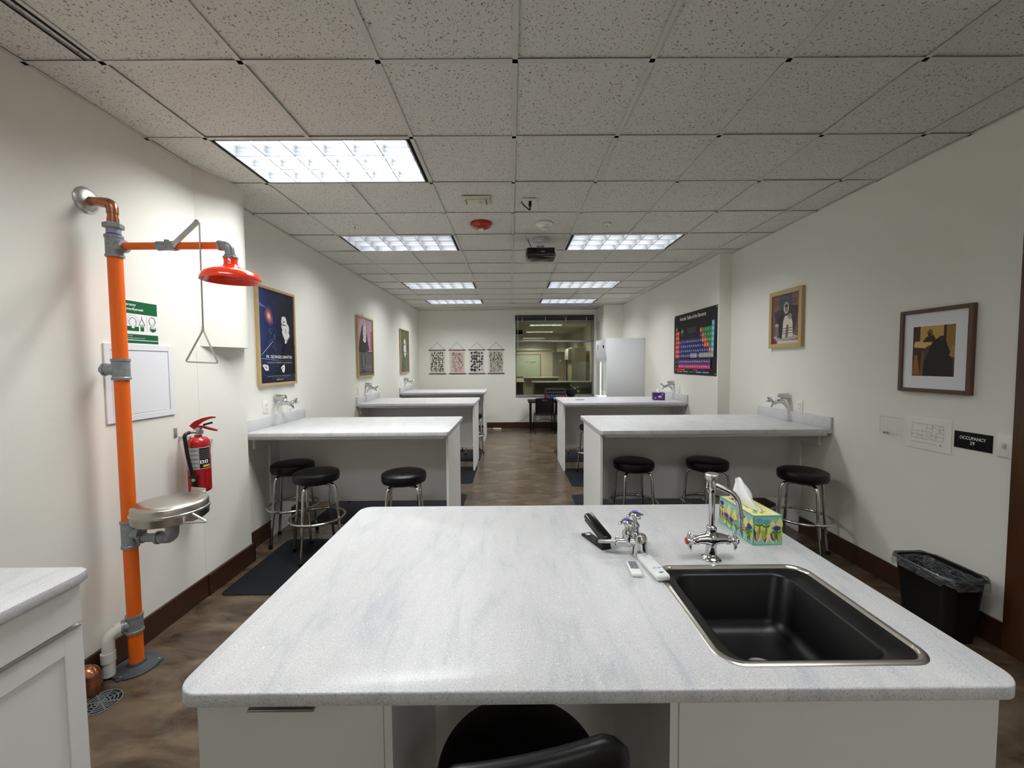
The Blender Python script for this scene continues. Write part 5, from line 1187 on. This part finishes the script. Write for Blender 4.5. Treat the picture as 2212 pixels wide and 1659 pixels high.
t = thing('thermostat', 'small white box sensor high on the column beside the window', 'sensor', (2.15, 9.95, 2.71)); MB().box(2.118, 2.15, 9.90, 10.0, 2.64, 2.79, 'white_plastic', bev=.005).build('sensor_body', t)

# desk under the window
DX0, DX1, DY0, DY1, DZ = .41, 1.62, 9.38, 10.06, .745
t = thing('desk', 'black desk under the far window', 'desk', (1.0, 9.7, 0))
MB().box(DX0, DX1, DY0, DY1, DZ-.035, DZ, 'black_plastic', bev=.004).build('desktop', t)
for x in (DX0+.065, DX1-.065):
    for y in (DY0+.30, DY1-.05): MB().box(x-.02, x+.02, y-.02, y+.02, 0, DZ-.035, 'black_plastic', bev=.002, seg=1).build('leg', t)
MB().box(DX0+.09, DX1-.09, DY1-.06, DY1-.04, .35, DZ-.04, 'black_plastic').build('privacy_panel', t) if False else None
t = thing('letter_tray', 'dark stacked paper trays on the desk in front of the window', 'tray', (1.07, 9.86, DZ))
b = MB()
for z in (DZ+.10, DZ+.17, DZ+.245): b.box(.85, 1.30, 9.74, 10.02, z, z+.006, 'blind_dark', bev=.001, seg=1); b.box(.85, 1.30, 9.738, 9.744, z, z+.035, 'blind_dark'); b.box(.848, .854, 9.74, 10.02, z, z+.035, 'blind_dark'); b.box(1.296, 1.302, 9.74, 10.02, z, z+.035, 'blind_dark')
b.build('trays', t)
for x, y in ((.84, 9.745), (1.31, 9.745), (.84, 10.015), (1.31, 10.015)): MB().box(x-.01, x+.01, y-.01, y+.01, DZ, DZ+.27, 'blind_dark').build('leg', t)
MB().box(.88, 1.27, 9.76, 10.0, DZ+.251, DZ+.285, 'black_plastic', bev=.004).build('black_case', t)
for (x, y, r_, h, c, nm, lb, ct_) in ((.87, 9.62, .038, .13, (168, 40, 66), 'cup', 'crimson cup on the desk, left of the blue cup', 'cup'), (.965, 9.60, .045, .135, (34, 80, 170), 'cup', 'bright blue cup on the desk behind the black chair', 'cup')):
    o = MB().lathe([(0, 0), (r_*.8, 0), (r_, h), (r_*.92, h), (r_*.72, .006), (0, .006)], ink(c), (x, y, DZ), n=24).build(nm); tag(o, lb, ct_, 'cups on the desk')
o = MB().box(1.08, 1.22, 9.55, 9.66, DZ, DZ+.075, ink((70, 46, 84)), bev=.004).build('pencil_case'); tag(o, 'dark purple pouch on the desk right of the blue cup', 'pouch')
o = MB().box(1.17, 1.29, 9.64, 9.70, DZ+.0, DZ+.105, ink((150, 40, 66)), bev=.004).build('carton'); tag(o, 'small crimson box on the desk behind the purple pouch', 'box')
# plant on the sill end of the desk
t = thing('potted_plant', 'trailing green plant in a black bowl pot before the window', 'plant', (1.46, 9.86, DZ))
MB().lathe([(0, 0), (.06, 0), (.075, .008), (.105, .06), (.135, .15), (.145, .20), (.138, .20), (.12, .15), (.09, .06), (0, .05)], 'terracotta_black', (1.46, 9.86, DZ+.06), n=36).lathe([(0, 0), (.08, 0), (.085, .06), (0, .06)], 'terracotta_black', (1.46, 9.86, DZ), n=24).build('pot', t, smooth=60)
MB().lathe([(0, .168), (.125, .168)], 'baseboard_wood', (1.46, 9.86, DZ+.06), n=24, cap=False).build('soil', t)
b = MB(); r = random.Random(9); stems = [((1.46, 9.86, DZ+.22), (1.56, 9.88, DZ+.33), (1.64, 9.90, DZ+.24), (1.67, 9.90, DZ+.08)), ((1.45, 9.86, DZ+.22), (1.50, 9.90, DZ+.34), (1.58, 9.92, DZ+.31)), ((1.48, 9.86, DZ+.22), (1.58, 9.84, DZ+.26), (1.65, 9.83, DZ+.17))]
def leaf3(b, c, s, nrm, d):
    c = Vector(c); d = Vector(d).normalized(); n_ = Vector(nrm).normalized(); sd = d.cross(n_).normalized()
    pts = [c, c+d*s*.3+sd*s*.34, c+d*s*.7+sd*s*.26, c+d*s, c+d*s*.7-sd*s*.26, c+d*s*.3-sd*s*.34, c+d*s*.5-n_*s*.08]
    b.add(pts, [[0, 1, 6], [1, 2, 6], [2, 3, 6], [3, 4, 6], [4, 5, 6], [5, 0, 6]], 'leaf_green')
sb = MB()
for s_ in stems:
    pth = bend(s_, .06, 4); sb.tube(pth, .0025, 'leaf_green', n=6)
    for i in range(0, len(pth), 2):
        p = pth[i]; leaf3(b, p, .05+.02*r.random(), (r.uniform(-.4, .4), -1, r.uniform(0, .8)), (r.uniform(-1, 1), r.uniform(-.3, .3), r.uniform(-1, .8)))
sb.build('stems', t); b.build('foliage', t, smooth=0)

def stack_chair(x, y, rz, label):
    t = thing('side_chair', label, 'chair', (0, 0, 0), 'black chairs at the desk')
    vs = []; fs = []; NX, NZ = 14, 10
    for j in range(NZ+1):
        f = j/NZ
        for i in range(NX+1):
            u = i/NX*2-1; wd = .20+.012*f; vs.append((u*wd, -.20+.05*(u*u)-.035*f, .47+.36*f+.008*math.cos(u*2.2)))
    a0 = len(vs)
    for k in range(a0): v_ = vs[k]; vs.append((v_[0], v_[1]+.012, v_[2]))
    W_ = NX+1
    hole = {(i, NZ-2) for i in range(5, 9)}
    for j in range(NZ):
        for i in range(NX):
            if (i, j) in hole: continue
            q = [j*W_+i, j*W_+i+1, (j+1)*W_+i+1, (j+1)*W_+i]; fs.append(q); fs.append([a0+k for k in q][::-1])
    for i in range(NX): fs.append([i, a0+i, a0+i+1, i+1]); k = NZ*W_; fs.append([k+i, k+i+1, a0+k+i+1, a0+k+i])
    for j in range(NZ): fs.append([j*W_, (j+1)*W_, a0+(j+1)*W_, a0+j*W_]); k = NX; fs.append([j*W_+k, a0+j*W_+k, a0+(j+1)*W_+k, (j+1)*W_+k])
    MB().add(vs, fs, 'black_plastic').build('backrest', t, smooth=50)
    MB().prism(rrect(-.215, .215, -.20, .22, .06), .435, .462, 'black_plastic', bev=.008).build('seat', t)
    for sx in (-1, 1):
        MB().tube(bend([(sx*.215, -.25, .01), (sx*.205, -.20, .44), (sx*.205, -.205, .80)], .05, 5), .009, 'black_gloss', n=10).build('leg', t)
        MB().tube(bend([(sx*.225, .25, .01), (sx*.205, .19, .435), (sx*.205, -.18, .43)], .04, 5), .009, 'black_gloss', n=10).build('leg', t)
    MB().tube(bend([(-.207, -.215, .30), (0, -.20, .365), (.207, -.215, .30)], .15, 10), .007, 'black_gloss', n=8).build('crossbar', t)
    t.location = (x, y, 0); t.rotation_euler = (0, 0, rz); return t
c1_ = stack_chair(.77, 9.50, .02, 'black plastic side chair facing the desk below the window')
dup(c1_, (1.24, 9.52, 0), -.05, 'second black side chair, mostly hidden behind the right bench')
b = MB(); b.box(-.44, -.24, 10.03, 10.075, 0, .035, 'white_plastic', bev=.005, rot=Matrix.Rotation(-.12, 3, 'Z')); t = thing('power_strip', 'white power strip on the floor by the far wall', 'power strip', (-.34, 10.05, 0)); b.build('strip_body', t)
for i in range(4): MB().box(-.42+.045*i, -.395+.045*i, 10.032-.005*i+.005, 10.06-.005*i, .035, .0358, 'remote_grey').build('socket', t)
MB().tube(bend([(-.44, 10.07, .02), (-.56, 10.10, .012), (-.72, 10.10, .012)], .05, 5), .005, 'white_plastic', n=8).build('cord', t)
o = MB().tube(bend([(.46, 10.10, .36), (.30, 10.17, .22), (.16, 10.19, .155), (.06, 10.19, .15)], .08, 6), .0035, 'black_plastic', n=6).build('extension_lead'); tag(o, 'thin black cord drooping from the desk along the far wall', 'cord')

# ================================================================== NEXT ROOM THROUGH THE WINDOW
Y0, Y2, X0_, X1_ = YF+.13, 24.6, -3.2, 2.75
struct(MB().box(X0_, X1_, Y0, Y2, -.1, 0, 'concrete').build('floor', smooth=0))
b = MB(); NF = (20, 25, 32, 35); ysp = [Y0]  # last row holds an added light, hidden by the mullion, for the whiteboard
for k in NF: ysp += [GY+k*GS, GY+(k+1)*GS]
ysp.append(Y2)
for q in range(len(ysp)-1):
    if q % 2 == 0: b.box(X0_, X1_, ysp[q], ysp[q+1], CE, CE+.02, 'ceiling_tile')
    else: b.box(X0_, GX+GS, ysp[q], ysp[q+1], CE, CE+.02, 'ceiling_tile'); b.box(GX+3*GS, X1_, ysp[q], ysp[q+1], CE, CE+.02, 'ceiling_tile')
b.box(X0_, X1_, Y0, Y2, CE+.14, CE+.2, 'dark_gap')
for k in range(14, 37): b.box(X0_, X1_, GY+k*GS-.012, GY+k*GS+.012, CE-.001, CE, 'ceiling_tee')
for i in range(-5, 5):
    for q in range(0, len(ysp)-1, 2): b.box(GX+i*GS-.012, GX+i*GS+.012, ysp[q], ysp[q+1], CE-.001, CE, 'ceiling_tee')
struct(b.build('ceiling', smooth=0))
wall('wall_next_back', [(X0_, X1_, Y2, Y2+.1, 0, TOP)]); wall('wall_next_left', [(X0_-.1, X0_, Y0, Y2, 0, TOP)]); wall('wall_next_right', [(X1_, X1_+.1, Y0, Y2, 0, TOP)])
for i, (k, lb) in enumerate(((20, 'first ceiling light seen through the far window'), (25, 'second ceiling light seen through the far window'), (32, 'third ceiling light seen through the far window'), (35, 'added ceiling light of the next room, hidden by the mullion, brightening the whiteboard'))):
    troffer(1, k, lb, LIGHT_W*2.3, 'ceiling lights in the next room')
t = thing('whiteboard', 'whiteboard on the back wall of the room behind the window', 'whiteboard', (.6, Y2, 1.5))
MB().box(-1.2, 1.80, Y2-.02, Y2, .84, 2.17, ink((206, 220, 214), .25)).build('board', t); b = MB()
for q in ((-1.22, 1.82, .82, .85), (-1.22, 1.82, 2.16, 2.19), (1.79, 1.82, .82, 2.19)): b.box(q[0], q[1], Y2-.03, Y2, q[2], q[3], 'satin_metal')
b.build('board_frame', t); A = Art((.9, Y2-.022, 1.6), (1, 0, 0), (0, 0, 1)); A.line(0, .10, .18, .12, .02, (60, 62, 66)); A.line(.22, .14, .34, .08, .02, (60, 62, 66)); A.line(.34, .10, .62, .12, .025, (60, 62, 66)); A.line(.28, .0, .42, .01, .015, (60, 62, 66)); A.build('marker_writing', t)
o = MB().box(-.3, 2.35, Y2-.10, Y2, 2.40, 2.52, 'white_metal', bev=.01).build('screen_housing'); tag(o, 'long white screen housing above the whiteboard behind the window', 'screen housing')
t = thing('tall_cabinet', 'tall white cabinet in the next room with a skeleton standing before it', 'cabinet', (2.0, 19.9, 0)); MB().box(2.08, 2.70, 19.8, 20.3, 0, 2.18, 'white_metal', bev=.01).build('body', t); MB().box(2.10, 2.68, 19.78, 19.8, .05, 2.15, 'white_metal', bev=.004).build('door', t)
o = MB().box(2.68, 2.72, 17.6, 18.6, 0, 2.2, 'door_wood').build('open_door'); tag(o, 'dark door edge in the next room, left of its fume hood', 'door')
t = thing('fume_hood', 'tall beige fume hood seen through the window in the next room', 'fume hood', (2.4, 14.6, 0))
MB().box(2.12, 2.62, 14.2, 15.1, .88, 2.18, 'cream_plastic', bev=.01).build('hood_shell', t); MB().box(2.0, 2.12, 14.2, 15.1, 1.75, 2.14, 'white_metal', bev=.01).build('control_head', t); MB().box(2.05, 2.62, 14.15, 15.15, 0, .88, 'laminate').build('hood_cabinet', t)
def far_bench(x0, x1, y0, y1, label):
    t = thing('lab_bench', label, 'bench', ((x0+x1)/2, y0, 0), 'benches in the next room'); MB().box(x0, x1, y0, y1, ZB-.04, ZB, 'quartz', bev=.004).build('countertop', t); MB().box(x0+.03, x0+.06, y0+.1, y1-.1, 0, ZB-.04, 'laminate').build('end_panel', t); MB().box(x1-.06, x1-.03, y0+.1, y1-.1, 0, ZB-.04, 'laminate').build('end_panel', t); MB().box(x0+.06, x1-.06, (y0+y1)/2-.01, (y0+y1)/2+.01, .28, ZB-.04, 'laminate').build('modesty_panel', t)
far_bench(.68, 2.72, 12.5, 13.5, 'right bench just beyond the window'); far_bench(-2.2, .44, 12.9, 13.9, 'left bench beyond the window'); far_bench(.55, 2.05, 17.0, 18.0, 'second bench row beyond the window')
o = MB().prism([(-.1, 14.0), (.42, 14.0), (.42, 14.35), (-.1, 14.35)], 2.62, 2.78, 'black_gloss', bev=.02).cyl((.16, 14.2, 2.78), (.16, 14.2, CE), .02, 'white_metal').build('projector'); tag(o, 'black projector hanging in the next room behind the window', 'projector')
# anatomical skeleton
t = thing('skeleton_model', 'life-size skeleton model standing in the room behind the window', 'skeleton', (2.32, 18.9, 0)); sx, sy = 2.32, 18.9
S = lambda x, z, y=0: (sx+x, sy+y, z)
MB().lathe([(0, 1.56), (.04, 1.555), (.055, 1.60), (.075, 1.66), (.078, 1.71), (.06, 1.76), (.03, 1.78), (0, 1.785)], 'bone', (sx, sy, 0), n=16).box(sx-.035, sx+.035, sy-.06, sy+.02, 1.54, 1.585, 'bone', bev=.01).build('skull', t, smooth=60)
b = MB(); b.tube([S(-.03, 1.66, -.068), S(-.03, 1.66, -.074)], .014, 'dark_gap', n=8); b.tube([S(.03, 1.66, -.068), S(.03, 1.66, -.074)], .014, 'dark_gap', n=8); b.build('eye_sockets', t)
MB().tube([S(0, 1.55), S(0, 1.4, .02), S(0, 1.2, .03), S(0, 1.0, .01), S(0, .92, .02)], .014, 'bone', n=8).build('spine', t)
b = MB()
for i in range(8):
    z = 1.40-i*.042; w_ = .09+.045*math.sin(PI*(i+1)/9.5); b.tube([S(w_*math.cos(a_), z-.03*math.sin(a_/2), -.07*math.sin(a_)) for a_ in [PI*q/10 for q in range(11)]], .006, 'bone', n=6)
    b.tube([S(w_*math.cos(a_), z, .05*math.sin(a_)) for a_ in [PI*q/6 for q in range(7)]], .006, 'bone', n=6)
b.tube([S(0, 1.39, -.075), S(0, 1.20, -.08)], .012, 'bone', n=6); b.build('rib_cage', t)
b = MB(); b.tube([S(-.19, 1.42), S(0, 1.40, -.05), S(.19, 1.42)], .009, 'bone', n=6); b.build('collarbones', t)
b = MB(); b.tube([S(-.12, 1.0), S(-.13, .94), S(-.06, .88), S(0, .86), S(.06, .88), S(.13, .94), S(.12, 1.0)], .024, 'bone', n=8); b.build('pelvis', t)
for s_ in (-1, 1):
    MB().tube([S(s_*.19, 1.42), S(s_*.21, 1.14), S(s_*.21, 1.12), S(s_*.23, .88)], [.014, .012, .013, .008], 'bone', n=8).tube([S(s_*.23, .88), S(s_*.235, .72)], [.014, .006], 'bone', n=6).build('arm', t)
    MB().tube([S(s_*.09, .90), S(s_*.085, .52), S(s_*.085, .49), S(s_*.085, .10)], [.02, .014, .02, .010], 'bone', n=8).box(sx+s_*.085-.03, sx+s_*.085+.03, sy-.14, sy+.04, .05, .085, 'bone', bev=.01).build('leg', t)
MB().cyl((sx, sy+.05, 0), (sx, sy+.05, 1.5), .008, 'satin_metal').lathe([(0, 0), (.22, 0), (.22, .03), (0, .05)], 'black_plastic', (sx, sy, 0), n=20).build('stand', t)
